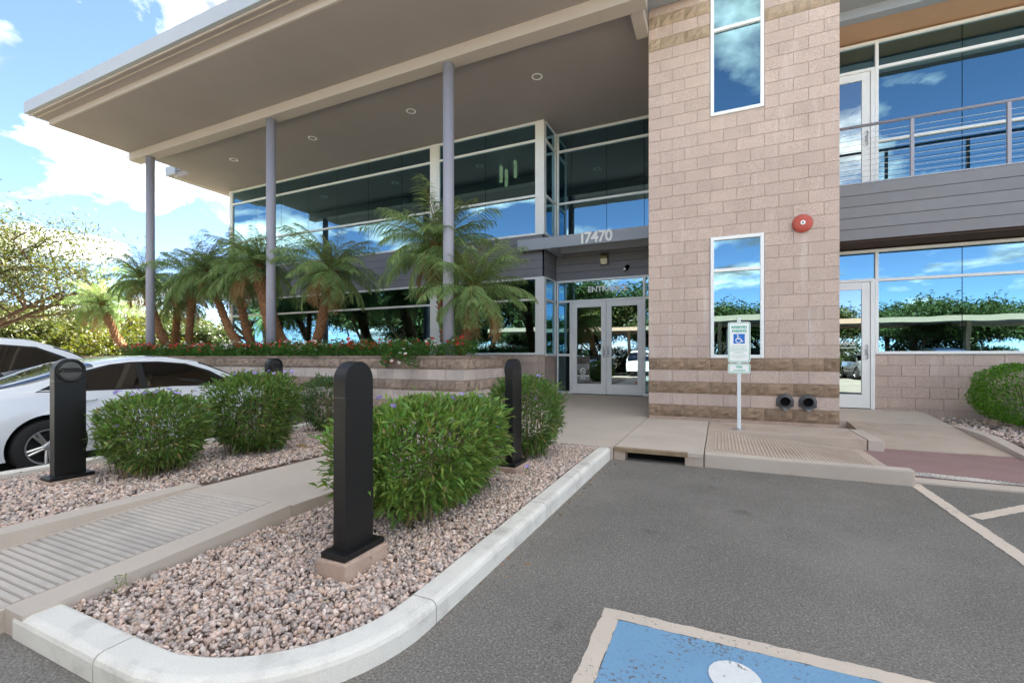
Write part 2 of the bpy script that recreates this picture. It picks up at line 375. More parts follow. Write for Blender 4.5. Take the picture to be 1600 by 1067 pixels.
sweep(cpath([(x, y) for x, y in front[:-1]] + [(-2.19, .92)]), CP, 'curb_segment', MT['curb'], curb)
sweep(cpath([(-2.18, .92)] + arc[1:] + [(-1.21, 1.74), (-1.21, 1.795)]), CP, 'curb_segment', MT['curb'], curb)
for y0, y1 in ((1.803, 3.30), (3.307, 4.75), (4.757, 5.54)):
    sweep(cpath([(-1.21, y0 + (y1 - y0) * i / 8) for i in range(9)]), CP, 'curb_segment', MT['curb'], curb)
lc = tag(empty('curb'), kind='structure')
for y0, y1 in ((-1.5, 1.4), (1.41, 4.2), (4.21, 7.0)):
    sweep([(-6.42, y1, .13), (-6.42, y0, .13)], [(0, -.3), (0, .085), (.012, .11), (.035, .12), (.13, .12), (.15, .11), (.15, -.3)], 'curb_segment', MT['curb'], lc)

walk = tag(empty('walkway'), kind='structure')
def zw(y): return .10 + max(0, min(1, (y - .95) / 1.35)) * .085
def slab(name, x0, x1, y0, y1, zf, m, parent, th=.25, ny=8, bev=.006):
    b = MB(); vs = []
    for i in range(ny + 1):
        y = y0 + (y1 - y0) * i / ny; z = zf(y)
        vs += [(x0, y, z), (x1, y, z), (x1, y, z - th), (x0, y, z - th)]
    fs = [(i * 4 + j, i * 4 + (j + 1) % 4, i * 4 + 4 + (j + 1) % 4, i * 4 + 4 + j) for i in range(ny) for j in range(4)] + [(0, 1, 2, 3), (ny * 4 + 3, ny * 4 + 2, ny * 4 + 1, ny * 4)]
    return b.add(vs, fs).build(name, m, parent)
MT['groove'] = mat('grooved_concrete', (.32, .28, .24), .1, 4, .95, .2, 140)
slab('ramp_bed', -3.86, -2.96, -1.2, 2.30, lambda y: zw(y) - .004 if y > .95 else .096 + (y - .95) * .055, MT['groove'], walk, ny=14)
slab('ramp_edge', -2.99, -2.957, -1.2, 2.30, lambda y: (zw(y) if y > .95 else .10 + (y - .95) * .055) + .002, MT['conc'], walk, ny=14)
slab('ramp_edge', -3.862, -3.835, -1.2, 2.30, lambda y: (zw(y) if y > .95 else .10 + (y - .95) * .055) + .002, MT['conc'], walk, ny=14)
slab('ramp_edge', -3.83, -2.995, 2.235, 2.30, lambda y: zw(y) + .003, MT['conc'], walk, ny=2)
slab('border', -2.955, -2.78, .925, 2.30, lambda y: zw(y) + .012, MT['conc'], walk)
slab('raised_border', -4.03, -3.865, -1.2, 2.34, lambda y: .20, MT['conc'], walk)
slab('walk_panel', -3.865, -2.78, 2.305, 3.9, lambda y: .187, MT['conc'], walk)
slab('walk_panel', -3.865, -2.78, 3.908, 5.54, lambda y: .187 - (y - 3.9) * .02, MT['conc'], walk)
b = MB(); y = -1.15; MT['rib'] = mat('grey_rib', (.55, .49, .43), .1, 4, .9, .2, 140, .06, 200, stain=.6, stcol=(.27, .26, .255), stscale=1.1)
while y < 2.22:
    z = zw(y) if y > .95 else .10 + (y - .95) * .055
    xa = -3.83 + random.uniform(0, .012); xb = -2.99 - random.uniform(0, .012)
    b.add([(xa, y, z - .006), (xb, y, z - .006), (xb, y + .033, z - .006), (xa, y + .033, z - .006), (xa + .003, y + .003, z + .004), (xb - .003, y + .003, z + .004), (xb - .003, y + .030, z + .004), (xa + .003, y + .030, z + .004)], [(4, 5, 6, 7), (0, 1, 5, 4), (1, 2, 6, 5), (2, 3, 7, 6), (3, 0, 4, 7)])
    y += .0415
tag(b.build('ribbed_surface', MT['rib'], walk), kind='stuff')

pave = tag(empty('entrance_pavement'), kind='structure')
def zp(y): return .15 if y < 8.2 else .15 + .12 * min(1, (y - 8.2) / 3.3)
J = .005
def panel(x0, x1, y0, y1, m=MT['conc'], th=.2): slab('slab_panel', x0 + J, x1 - J, y0 + J, y1 - J, zp, m, pave, th=th, ny=6)
panel(-6.3, -4.03, 5.55, 7.2); panel(-4.03, -2.7, 5.55, 8.46); panel(-2.7, -1.18, 5.55, 8.46)
panel(-4.24, -2.7, 8.46, 11.62); panel(-2.7, -1.18, 8.46, 11.62)
panel(-1.18, -.16, 5.62, 8.44, th=.045)
panel(-.16, 1.78, 7.42, 8.44, MT['concdirty'])
b = MB(); b.box(-1.175, -.165, 5.75, 8.4, -.1, .1); b.build('inlet_shade', MT['hole'], pave)  # solid box coloured near black as the shade inside the inlet
b = MB(); b.box(-1.175, -1.04, 5.585, 5.9, -.1, .104).box(-.36, -.165, 5.585, 5.9, -.1, .104); b.build('inlet_pier', MT['concdirty'], pave)
b = MB(); b.add([(-1.17, 5.57, .145), (-.33, 5.57, .145), (-.33, 5.62, .152), (-1.17, 5.62, .152), (-1.17, 5.575, .10), (-.33, 5.575, .10), (-.33, 5.64, .10), (-1.17, 5.64, .10)],
    [(0, 1, 2, 3), (0, 4, 5, 1), (4, 7, 6, 5), (1, 5, 6, 2), (0, 3, 7, 4), (3, 2, 6, 7)])
b.build('inlet_lip', mat('stained_lip', (.33, .24, .15), .2, 9, .9, .5, 90, stain=.6, stcol=(.14, .09, .05), stscale=5), pave)
b = MB(); b.box(-.33, -.165, 5.575, 5.62, .105, .15); b.build('inlet_edge', MT['conc'], pave)
# right-hand ribbed ramp with its front kerb
rp = tag(empty('curb_ramp'), kind='structure')
b = MB(); b.box(-.155, 1.72, 5.60, 5.74, -.1, .152); b.build('front_curb', MT['conc'], rp, bevel=.014)
def zr(x): return .15 - .13 * max(0, min(1, (x - .1) / 1.5))
b = MB(); vs = []; k = 16
for i in range(k + 1):
    x = -.155 + 1.875 * i / k; vs += [(x, 5.745, zr(x)), (x, 7.415, zr(x)), (x, 7.415, -.1), (x, 5.745, -.1)]
b.add(vs, [(i * 4 + j, i * 4 + (j + 1) % 4, i * 4 + 4 + (j + 1) % 4, i * 4 + 4 + j) for i in range(k) for j in range(4)] + [(0, 1, 2, 3), (k * 4 + 3, k * 4 + 2, k * 4 + 1, k * 4)]); b.build('ramp_bed', MT['concdirty'], rp)
b = MB(); x = -.06
while x < 1.6:
    z0, z1 = zr(x), zr(x + .03); a, c = 5.86, 7.33
    b.add([(x, a, z0 - .004), (x + .03, a, z1 - .004), (x + .03, c, z1 - .004), (x, c, z0 - .004), (x + .004, a + .004, z0 + .008), (x + .027, a + .004, z1 + .006), (x + .027, c - .004, z1 + .006), (x + .004, c - .004, z0 + .008)], [(4, 5, 6, 7), (0, 1, 5, 4), (1, 2, 6, 5), (2, 3, 7, 6), (3, 0, 4, 7)])
    x += .040
tag(b.build('ribbed_surface', MT['concdirty'], rp), kind='stuff')
b = MB(); b.box(1.79, 1.96, 7.42, 8.42, -.1, .155); b.build('side_curb', MT['conc'], rp, bevel=.01)
rw = tag(empty('walkway'), kind='structure')
def zr2(y): return .02 + .23 * max(0, min(1, (y - 7.7) / 2.6))
slab('walk_panel', 1.965, 3.32, 7.66, 9.35, zr2, MT['concdirty'], rw); slab('walk_panel', 1.70, 3.32, 9.358, 10.76, zr2, MT['conc'], rw)
b = MB(); b.box(1.725, 9.0, 5.96, 7.655, -.1, .012); b.build('stamped_crossing', MT['redpave'], rw)
b = MB(); b.box(1.725, 9.0, 5.74, 5.955, -.1, .016); b.build('gutter_strip', MT['conc'], rw)
sheet('faded_line', [(1.80, 6.06), (2.1, 6.0), (2.6, 5.99), (2.9, 6.02), (2.6, 6.12), (2.2, 6.2), (1.85, 6.26)], .018, MT['pfade'], rw)
b = MB(); vs = []
for i in range(9):
    y = 7.25 + 2.3 * i / 8; z = .03 + .14 * min(1, (y - 7.25) / 1.2); vs += [(3.325, y, z), (3.47, y, z), (3.47, y, -.1), (3.325, y, -.1)]
b.add(vs, [(i * 4 + j, i * 4 + (j + 1) % 4, i * 4 + 4 + (j + 1) % 4, i * 4 + 4 + j) for i in range(8) for j in range(4)] + [(0, 1, 2, 3), (35, 34, 33, 32)]); b.build('flared_curb', MT['conc'], rw)
b = MB(); b.box(3.475, 9, 7.3, 7.45, -.1, .14); b.build('flared_curb', MT['conc'], rw, bevel=.012)

# ------------------------------------------------------------------ gravel beds
ico = bmesh.new(); bmesh.ops.create_icosphere(ico, subdivisions=1, radius=1); IV = np.array([v.co[:] for v in ico.verts]); IF = np.array([[v.index for v in f.verts] for f in ico.faces]); ico.free()
PAL = .35 * np.array((.67, .57, .49)) + .65 * np.array([(.52, .35, .28), (.60, .45, .38), (.42, .29, .24), (.36, .30, .28), (.64, .54, .48), (.50, .32, .22), (.27, .23, .23), (.52, .42, .37), (.57, .39, .33), (.15, .13, .135)])
def gravel(name, n, inside, zf, bbox, smin=.0068, smax=.016, label=None):
    pts = []
    while len(pts) < n:
        x = rng.uniform(bbox[0], bbox[1], n); y = rng.uniform(bbox[2], bbox[3], n); ok = inside(x, y); pts += list(zip(x[ok], y[ok]))
    P = np.array(pts[:n]); s = rng.uniform(smin, smax, n) * rng.choice([.8, 1, 1.25], n)
    A = rng.normal(size=(n, 4)); A /= np.linalg.norm(A, axis=1)[:, None]; q0, q1, q2, q3 = A.T
    Rm = np.stack([np.stack([1 - 2 * (q2**2 + q3**2), 2 * (q1*q2 - q3*q0), 2 * (q1*q3 + q2*q0)], -1), np.stack([2 * (q1*q2 + q3*q0), 1 - 2 * (q1**2 + q3**2), 2 * (q2*q3 - q1*q0)], -1), np.stack([2 * (q1*q3 - q2*q0), 2 * (q2*q3 + q1*q0), 1 - 2 * (q1**2 + q2**2)], -1)], 1)
    sc = np.stack([rng.uniform(.9, 1.5, n), rng.uniform(.7, 1.1, n), rng.uniform(.45, .8, n)], -1) * s[:, None]
    V = IV[None] * rng.uniform(.72, 1.2, (n, len(IV), 1)) * sc[:, None, :]
    V = np.einsum('nij,nkj->nki', Rm, V)
    z = zf(P[:, 0], P[:, 1]) + rng.uniform(-.012, .012, n)
    V += np.concatenate([P, z[:, None]], 1)[:, None, :]
    F = IF[None] + (np.arange(n) * len(IV))[:, None, None]
    c = PAL[rng.integers(0, len(PAL), n)] * rng.uniform(.85, 1.4, (n, 1)); c = np.repeat(c, len(IV), 0)
    o = link(name, np_mesh(name, V.reshape(-1, 3), F.reshape(-1, 3), MT['stone'], cols=c))
    tag(o, label, 'gravel', kind='stuff'); return o
def in_right(x, y):
    i = (x > -2.77) & (x < -1.365) & (y > 1.075) & (y < 5.54)
    cx, cy = ctr; corner = (x > cx) & (y < cy); return i & (~corner | ((x - cx)**2 + (y - cy)**2 < (rad - .155)**2))
zg = lambda x, y: .075 + .06 * np.clip((y - 1.2) / 3.2, 0, 1)
gravel('gravel', 30000, in_right, zg, (-2.78, -1.36, 1.07, 5.54), label='pinkish landscaping gravel between the ribbed walk and the white curb')
in_left = lambda x, y: (x > -6.26) & (x < -4.04)
zl = lambda x, y: .165 - .1 * np.clip((-5.4 - x) / .9, 0, 1)
gravel('gravel', 21000, in_left, zl, (-6.27, -4.04, .7, 5.54), .0085, .019, label='pinkish landscaping gravel beside the parked white sedan')
gravel('gravel', 2500, lambda x, y: (x > 3.48), lambda x, y: .14 + 0 * x, (3.48, 6.2, 7.46, 10.7), .015, .03, label='grey gravel under the round green bush')
soil = tag(empty('planting_bed'), kind='structure')
def bed(poly, zf): 
    b = MB(); n = len(poly); b.add([(x, y, zf(x, y)) for x, y in poly] + [(x, y, -.3) for x, y in poly], [tuple(range(n))] + [(i, (i + 1) % n, n + (i + 1) % n, n + i) for i in range(n)]); b.build('bed_soil', MT['dirt'], soil)
bed([(-2.78, 1.06), (-2.0, 1.06), (-1.6, 1.25), (-1.37, 1.7), (-1.37, 5.54), (-2.78, 5.54)], lambda x, y: .06 + .055 * max(0, min(1, (y - 1.2) / 3.2)))
bed([(-6.28, -1.2), (-5.4, -1.2), (-5.4, 5.54), (-6.28, 5.54)], lambda x, y: .05 if x < -6 else .145)
bed([(-5.395, -1.2), (-4.032, -1.2), (-4.032, 5.54), (-5.395, 5.54)], lambda x, y: .145)
bed([(3.475, 7.45), (9, 7.45), (9, 10.75), (3.475, 10.75)], lambda x, y: .125)

# ------------------------------------------------------------------ THE BUILDING
B = empty('office_building', (0, 0, 0)); tag(B, 'two storey office building with block tower, deep flat canopy and tinted glass', 'building')
CW, CH, G = .4064, .2032, .0035
_bm = {}
def block_mesh(wd, kind, var):
    key = (round(wd, 3), kind, var)
    if key in _bm: return _bm[key]
    h = CH - 2 * G * .7; w2 = wd - 2 * G * .7; b = MB()
    if kind.endswith('block'):
        c = .004; v = []
        for y, i in ((.03, 0), (c, 0), (0, c)):
            v += [(-w2 / 2 + i, y, -h / 2 + i), (w2 / 2 - i, y, -h / 2 + i), (w2 / 2 - i, y, h / 2 - i), (-w2 / 2 + i, y, h / 2 - i)]
        b.add(v, [(a + i, a + (i + 1) % 4, a + 4 + (i + 1) % 4, a + 4 + i) for a in (0, 4) for i in range(4)] + [(8, 9, 10, 11)])
        me = b.mesh(kind, MT[kind])
    else:
        r = random.Random(hash(key) & 0xffff); nx, nz = (8 if wd > .3 else 5), 5; v = []
        for j in range(nz):
            for i in range(nx):
                e = i in (0, nx - 1) or j in (0, nz - 1)
                v.append((-w2 / 2 + w2 * i / (nx - 1), (.0 if e else -r.uniform(.004, .042)), -h / 2 + h * j / (nz - 1)))
        f = [(j * nx + i, j * nx + i + 1, (j + 1) * nx + i + 1, (j + 1) * nx + i) for j in range(nz - 1) for i in range(nx - 1)]
        rim = [j * nx + i for j, i in [(0, i) for i in range(nx)] + [(j, nx - 1) for j in range(1, nz)] + [(nz - 1, i) for i in range(nx - 2, -1, -1)] + [(j, 0) for j in range(nz - 2, 0, -1)]]
        o = len(v); v += [(v[i][0], .03, v[i][2]) for i in rim]; n = len(rim); f += [(rim[(i + 1) % n], rim[i], o + i, o + (i + 1) % n) for i in range(n)]
        b.add(v, f); me = b.mesh(kind, MT[kind])
    _bm[key] = me; return me
def block_wall(parent, origin, axis, length, z0, courses, kindf, holes=(), shift=0):
    """axis 'x': wall along +X facing -Y ; axis 'y': wall along +Y facing +X"""
    for c in range(courses):
        z = z0 + CH * (c + .5); u = 0.; first = ((c + shift) % 2 == 1)
        while u < length - .01:
            wd = CW / 2 if first else CW
            first = False; wd = min(wd, length - u)
            spans = [(u, u + wd)]
            for (a, b_, za, zb) in holes:
                if za < z < zb:
                    ns = []
                    for s0, s1 in spans:
                        if s1 <= a + .01 or s0 >= b_ - .01: ns.append((s0, s1))
                        else:
                            if a - s0 > .05: ns.append((s0, a))
                            if s1 - b_ > .05: ns.append((b_, s1))
                    spans = ns
            for s0, s1 in spans:
                kd = kindf(c); me = block_mesh(s1 - s0, kd, random.randrange(4)); m = (s0 + s1) / 2
                if axis == 'x': link('block', me, parent, (origin[0] + m, origin[1], z))
                else: link('block', me, parent, (origin[0], origin[1] + m, z), (0, 0, R(90)))
            u += wd
# --- tower
TX0, TX1, TY = -1.16, 1.685, 8.46
ZB = 1.225 - 5 * CH
tw = MB(); wy = TY + .012
lw = (TX0 + 5 * CW / 2, TX0 + 9 * CW / 2)
LOW, UP = (1.225, 3.28), (5.33, 8.1)
tw.box(TX0 + .012, lw[0], wy, wy + .25, -.2, 8.5).box(lw[1], TX1 - .012, wy, wy + .25, -.2, 8.5)
tw.box(lw[0], lw[1], wy, wy + .25, -.2, LOW[0]).box(lw[0], lw[1], wy, wy + .25, LOW[1], UP[0]).box(lw[0], lw[1], wy, wy + .25, UP[1], 8.5)
tw.box(TX0 + .012, TX0 + .25, wy + .25, 14, -.2, 11.2).box(TX1 - .25, TX1 - .012, wy + .25, 14, -.2, 11.2).box(TX0 + .25, TX1 - .25, 13.7, 14, -.2, 11.2).box(TX0 + .012, TX1 - .012, wy, 14, 11.2, 11.4).box(TX0 + .012, TX1 - .012, wy, wy + .25, 8.5, 11.2)  # unseen upper tower raised to keep sun off the forecourt
tower = tw.build('tower_wall', MT['mortar'], B)
def tk(c): return 'split' if c in (0, 2, 4) else ('split_tan' if c in (32, 34) else 'block')
zl_, zu_ = LOW, UP
block_wall(tower, (TX0, TY), 'x', TX1 - TX0, ZB, 37, tk, [(lw[0] - TX0, lw[1] - TX0, *LOW), (lw[0] - TX0, lw[1] - TX0, *UP)], shift=1)
b = MB(); b.box(TX0 + .01, TX1 - .01, TY - .012, TY + .012, -.15, ZB - .004); b.build('tower_base', MT['foot'], B)
def window(x0, x1, z0, z1, y, rails=(), joints=(), fw=.055, name='window', mull=(), dep=(-.035, .07), glass='glass', drop=()):
    """frame with rails (white) and butt joints; each light a pane of its own"""
    b = MB(); a, d = y + dep[0], y + dep[1]
    b.box(x0, x0 + fw, a, d, z0, z1).box(x1 - fw, x1, a, d, z0, z1)
    b.box(x0 + fw, x1 - fw, a + .003, d, z0, z0 + fw).box(x0 + fw, x1 - fw, a + .003, d, z1 - fw, z1)
    zs = [z0 + fw] + [v for r in rails for v in (r - fw / 2, r + fw / 2)] + [z1 - fw]
    for r in rails: b.box(x0 + fw, x1 - fw, a + .003, d, r - fw / 2, r + fw / 2)
    fr = b.build(name, MT['white'], B, bevel=.004, seg=1)
    xs = [x0 + fw] + list(joints) + [x1 - fw]; jb = MB()
    for i in range(len(xs) - 1):
        for j in range(0, len(zs), 2):
            if (i, j // 2) in drop: continue
            ga = .006 if i > 0 else 0; gb = .006 if i < len(xs) - 2 else 0
            p = MB().box(xs[i] + ga, xs[i + 1] - gb, y + .01, y + .018, zs[j], zs[j + 1]).build('pane', MT[glass], fr)
    for x in joints: 
        for j in range(0, len(zs), 2): jb.box(x - .014, x + .014, y + .02, y + .06, zs[j], zs[j + 1])
    if joints: jb.build('joint_strip', MT['gap'], fr)
    return fr
window(lw[0] + .005, lw[1] - .005, LOW[0] + .004, LOW[1] - .004, TY + .02, [2.71])
window(lw[0] + .005, lw[1] - .005, UP[0] + .004, UP[1] - .004, TY + .02, [6.78])
# --- left wing glazing (plane Y = 10.79)
WY, DX, DY = 10.79, -4.01, 11.66
WL = -16.15
def post(x0, x1, z0, z1, y=WY): MB().box(x0, x1, y - .045, y + .12, z0, z1).build('corner_post', MT['white'], B, bevel=.004, seg=1)
xj = [WL + .1 + i * 1.264 for i in range(1, 7)]
for z0, z1, rails in ((4.34, 7.22, [5.34, 6.74]), (1.30, 3.28, [2.71])):
    window(WL + .1, -7.40, z0, z1, WY, rails, xj)
    post(WL, WL + .098, z0, z1); post(-7.398, -7.202, z0, z1); post(DX - .19, DX, z0, z1)
    window(-7.20, DX - .192, z0, z1, WY, rails, [-5.70])
# spandrel boards
def boards(name, x0, x1, y, z0, z1, n, depth=.03, axis='x', parent=None):
    h = (z1 - z0) / n; back = MB()
    back.box(x0, x1, y + .012, y + .05, z0, z1) if axis == 'x' else back.box(y - .05, y - .012, x0, x1, z0, z1)
    bk = back.build(name, MT['gap'], B)
    for i in range(n):
        a, c = z0 + i * h + .004, z0 + (i + 1) * h - .004
        bb = MB(); bb.box(x0, x1, y, y + .03, a, c) if axis == 'x' else bb.box(y - .03, y, x0, x1, a, c)
        bb.build('siding_board', MT['siding'], bk, bevel=.003, seg=1)
boards('spandrel', WL, DX - .003, WY - .02, 3.285, 4.335, 5)
boards('spandrel', WY - .02, DY - .03, DX, 3.285, 4.335, 5, axis='y')
boards('entrance_siding', DX + .005, TX0 - .005, DY - .02, 3.285, 4.3, 5)
# recess side glazing (plane X = DX)
for z0, z1 in ((1.33, 2.68), (2.74, 3.25), (4.4, 5.31), (5.37, 6.71), (6.77, 7.2)):
    MB().box(DX - .018, DX - .01, WY + .04, DY - .04, z0, z1).build('pane', MT['glass'], B)
b = MB()
for z0, z1 in ((1.27, 1.33), (2.68, 2.74), (3.25, 3.28), (4.34, 4.4), (5.31, 5.37), (6.71, 6.77), (7.2, 7.24)): b.box(DX - .06, DX + .02, WY + .08, DY - .035, z0, z1)
b.box(DX - .06, DX + .02, DY - .09, DY - .04, 1.33, 3.25).box(DX - .06, DX + .02, DY - .09, DY - .04, 4.4, 7.2); b.build('side_frame', MT['white'], B)
# recess upper glazing and entrance
window(DX + .03, TX0 - .01, 4.34, 7.22, DY, [5.34, 6.74], [-3.58, -2.64, -1.70])
DZ = .275
b = MB(); F0, F1 = DY - .035, DY + .07
b.box(DX + .03, TX0 - .01, F0, F1, 3.225, 3.28).box(DX + .03, TX0 - .01, F0, F1, 2.69, 2.745)
b.box(DX + .03, DX + .07, F0, F1, DZ, 2.69).box(DX + .03, DX + .07, F0, F1, 2.745, 3.225)
b.box(-3.62, -3.56, F0, F1, DZ, 2.69).box(-1.73, -1.67, F0, F1, DZ, 2.69).box(TX0 - .05, TX0 - .01, F0, F1, DZ, 2.69).box(-1.73, -1.67, F0, F1, 2.745, 3.225)
b.box(DX + .07, -3.62, F0, F1, 1.27, 1.33).box(DX + .07, -3.62, F0, F1, DZ, DZ + .06).box(-1.67, TX0 - .05, F0, F1, DZ, DZ + .06).box(-1.67, TX0 - .05, F0, F1, 1.27, 1.33)
ef = b.build('entrance_frame', MT['white'], B, bevel=.004, seg=1)
for x0, x1, z0, z1 in ((DX + .07, -3.62, DZ + .06, 1.27), (DX + .07, -3.62, 1.33, 2.69), (-1.67, TX0 - .05, DZ + .06, 1.27), (-1.67, TX0 - .05, 1.33, 2.69), (DX + .07, -1.73, 2.745, 3.225), (-1.67, TX0 - .05, 2.745, 3.225)):
    MB().box(x0, x1, DY + .01, DY + .018, z0, z1).build('pane', MT['glass'], ef)
def door(x0, x1, y, z0, z1, hinge, name='door'):
    b = MB(); st = .13; a, c = y - .02, y + .035
    b.box(x0, x0 + st, a, c, z0, z1).box(x1 - st, x1, a, c, z0, z1).box(x0 + st, x1 - st, a, c, z0, z0 + .26).box(x0 + st, x1 - st, a, c, z1 - .14, z1)
    d = b.build(name, MT['white'], B, bevel=.005, seg=1)
    MB().box(x0 + st, x1 - st, y + .004, y + .012, z0 + .26, z1 - .14).build('pane', MT['doorglass'], d)
    hx = x1 - .05 if hinge == 'l' else x0 + .05
    h = MB(); h.tube([(hx, y - .03, z0 + .95), (hx, y - .075, z0 + .97), (hx, y - .075, z0 + 1.2), (hx, y - .03, z0 + 1.22)], .011, 8); h.build('handle', MT['galv'], d, sm=True)
    MB().box(hx - .02, hx + .02, y - .032, y - .021, z0 + 1.02, z0 + 1.14).build('lock_plate', MT['galv'], d)
    return d
door(-3.555, -2.65, DY, DZ + .012, 2.685, 'l'); door(-2.642, -1.735, DY, DZ + .012, 2.685, 'r')
# left-wing wall below the sill
def low_wall(x0, x1, y, z1):
    wl = MB().box(x0, x1, y + .012, y + .2, -.2, z1).build('sill_wall', MT['mortar'], B); return wl
wl = low_wall(WL, DX - .012, WY, 1.295); block_wall(wl, (-6.04, WY), 'x', 5 * CW - .002, 1.295 - 6 * CH, 6, lambda c: 'block')
wl2 = MB().box(DX - .2, DX - .012, WY + .2, DY, -.2, 1.27).build('sill_wall', MT['mortar'], B); block_wall(wl2, (DX, WY), 'y', DY - WY - .03, 1.265 - 6 * CH, 6, lambda c: 'block', shift=1)
# --- right wing
RX0, RX1 = TX1 + .002, 13.0
rj = [3.97 + 1.27 * i for i in range(7)]
window(2.70, RX1, 1.30, 3.30, WY, [2.71], rj)
b = MB(); b.box(RX0, 2.698, WY - .035, WY + .07, 3.245, 3.30).box(RX0, 2.698, WY - .035, WY + .07, 2.69, 2.745).box(2.63, 2.698, WY - .035, WY + .07, .25, 2.69); rf = b.build('door_frame', MT['white'], B, bevel=.004, seg=1)
MB().box(RX0, 2.695, WY + .01, WY + .018, 2.745, 3.245).build('pane', MT['glass'], rf)
rdoor = door(1.715, 2.625, WY, .262, 2.685, 'l')
wl = low_wall(2.70, RX1, WY, 1.295); block_wall(wl, (2.70, WY), 'x', 9 * CW, 1.295 - 6 * CH, 6, lambda c: 'block', shift=0)
# balcony: boards, deck, railing
SY = 10.10
boards('balcony_front', RX0, RX1, SY, 3.36, 4.375, 5)
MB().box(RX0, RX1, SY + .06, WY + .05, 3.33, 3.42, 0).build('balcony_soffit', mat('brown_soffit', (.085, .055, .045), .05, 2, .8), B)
MB().box(RX0, RX1, SY + .06, WY - .04, 4.25, 4.33).build('balcony_deck', MT['conc'], B)
rail = MB().box(RX0, RX1, SY - .005, SY + .06, 4.376, 4.40).build('railing', MT['fascia'], B)
pxs = [1.82 + 1.24 * i for i in range(9)]
for x in pxs: MB().box(x - .025, x + .025, SY, SY + .05, 4.40, 5.40).build('railing_post', MT['column'], rail, bevel=.004)
MB().tube([(RX0, SY + .025, 5.425), (RX1, SY + .025, 5.425)], .027, 12).build('top_rail', MT['column'], rail, sm=True)
for i in range(9): MB().tube([(RX0, SY + .025, 4.50 + i * .098), (RX1, SY + .025, 4.50 + i * .098)], .0045, 6).build('cable', MT['galv'], rail)
window(2.70, RX1, 4.34, 7.28, WY, [5.35, 6.75], rj)
b = MB(); b.box(RX0, 2.698, WY - .035, WY + .07, 7.225, 7.28).box(RX0, 2.698, WY - .035, WY + .07, 6.72, 6.775).box(2.63, 2.698, WY - .035, WY + .07, 4.34, 6.72); rf2 = b.build('door_frame', MT['white'], B, bevel=.004, seg=1)
MB().box(RX0, 2.695, WY + .01, WY + .018, 6.775, 7.225).build('pane', MT['glass'], rf2)
MB().box(2.375 - .012, 2.375 + .012, WY + .02, WY + .06, 6.775, 7.225).build('joint_strip', MT['gap'], rf2)
door(1.715, 2.625, WY, 4.352, 6.715, 'l')
MB().box(RX0, RX1, SY + .002, WY + .1, 7.32, 7.5).build('eave_soffit', MT['peach'], B)
MB().box(RX0, RX1, SY - .18, SY, 7.285, 7.56).build('eave_beam', MT['fascia'], B, bevel=.006)
for i in range(5):
    y = SY - .36 - i * .26
    MB().add([(RX0, y, 7.60), (RX1, y, 7.60), (RX1, y + .17, 7.64), (RX0, y + .17, 7.64), (RX0, y, 7.625), (RX1, y, 7.625), (RX1, y + .17, 7.665), (RX0, y + .17, 7.665)], [(0, 1, 2, 3), (7, 6, 5, 4), (0, 4, 5, 1), (1, 5, 6, 2), (2, 6, 7, 3), (3, 7, 4, 0)]).build('louver_blade', MT['fascia'] if i % 2 else MT['siding'], B)
MB().box(RX0, RX1, SY - 1.5, SY - .2, 7.75, 7.8).build('louver_cover', MT['siding'], B)
# --- canopy over the left wing
CX0, CX1 = -15.65, -1.12
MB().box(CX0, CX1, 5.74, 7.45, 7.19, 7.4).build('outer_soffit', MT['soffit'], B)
MB().box(CX0, CX1, 5.70, 5.738, 7.185, 7.4).build('soffit_edge', MT['beam'], B)
MB().box(CX0 - .12, CX1 + .02, 5.36, 5.70, 7.325, 7.42).box(CX0 - .12, CX0 - .002, 5.70, 9.16, 7.325, 7.42).build('eave_return', MT['soffit'], B)
b = MB(); b.box(CX0 - .18, CX1 + .02, 5.29, 5.36, 7.33, 7.62).box(CX0 - .18, CX0 - .122, 5.36, 9.165, 7.33, 7.62); b.build('fascia', MT['fascia'], B, bevel=.006)
b = MB(); b.box(CX0 - .15, CX1 + .02, 5.37, 5.40, 7.30, 7.33).box(CX0 - .15, CX1 + .02, 5.5, 5.52, 7.305, 7.325); b.build('drip_edge', MT['beam'], B)
MB().box(CX0 - .02, CX1 + .04, 7.45, 7.75, 6.97, 7.42).build('canopy_beam', MT['beam'], B, bevel=.006)
MB().box(CX1 - .25, TX0 - .003, 7.75, 8.5, 7.02, 7.19).build('beam_bracket', MT['beam'], B)
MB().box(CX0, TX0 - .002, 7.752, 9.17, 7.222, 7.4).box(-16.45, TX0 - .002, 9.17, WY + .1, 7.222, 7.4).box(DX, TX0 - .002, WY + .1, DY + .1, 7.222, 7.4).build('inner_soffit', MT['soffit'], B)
MB().box(-16.92, -16.6, 9.17, 24, 7.34, 7.44).build('eave_return', MT['soffit'], B)
b = MB(); b.box(-16.98, -16.45, 9.10, 9.168, 7.33, 7.62).box(-16.98, -16.922, 9.168, 24, 7.33, 7.62); b.build('fascia', MT['fascia'], B, bevel=.006)
MB().box(-16.6, -16.452, 9.17, 24, 7.24, 7.44).build('soffit_edge', MT['beam'], B)
roof = MB(); roof.box(CX0 - .17, CX1, 5.30, 9.2, 7.43, 7.6).box(CX1, -.3, 5.30, 8.40, 7.43, 7.6).box(-16.9, RX1, 9.2, 24, 7.45, 7.75).build('roof', MT['fascia'], B)  # middle box is an added, out-of-view extension blocking sun beside the tower
for x in (-4.83, -9.87, -14.90): MB().tube([(x, 7.6, 0), (x, 7.6, 6.98)], .107, 28).build('column', MT['column'], B, sm=False).data.polygons.foreach_set('use_smooth', [True] * 28 + [False] * 2)
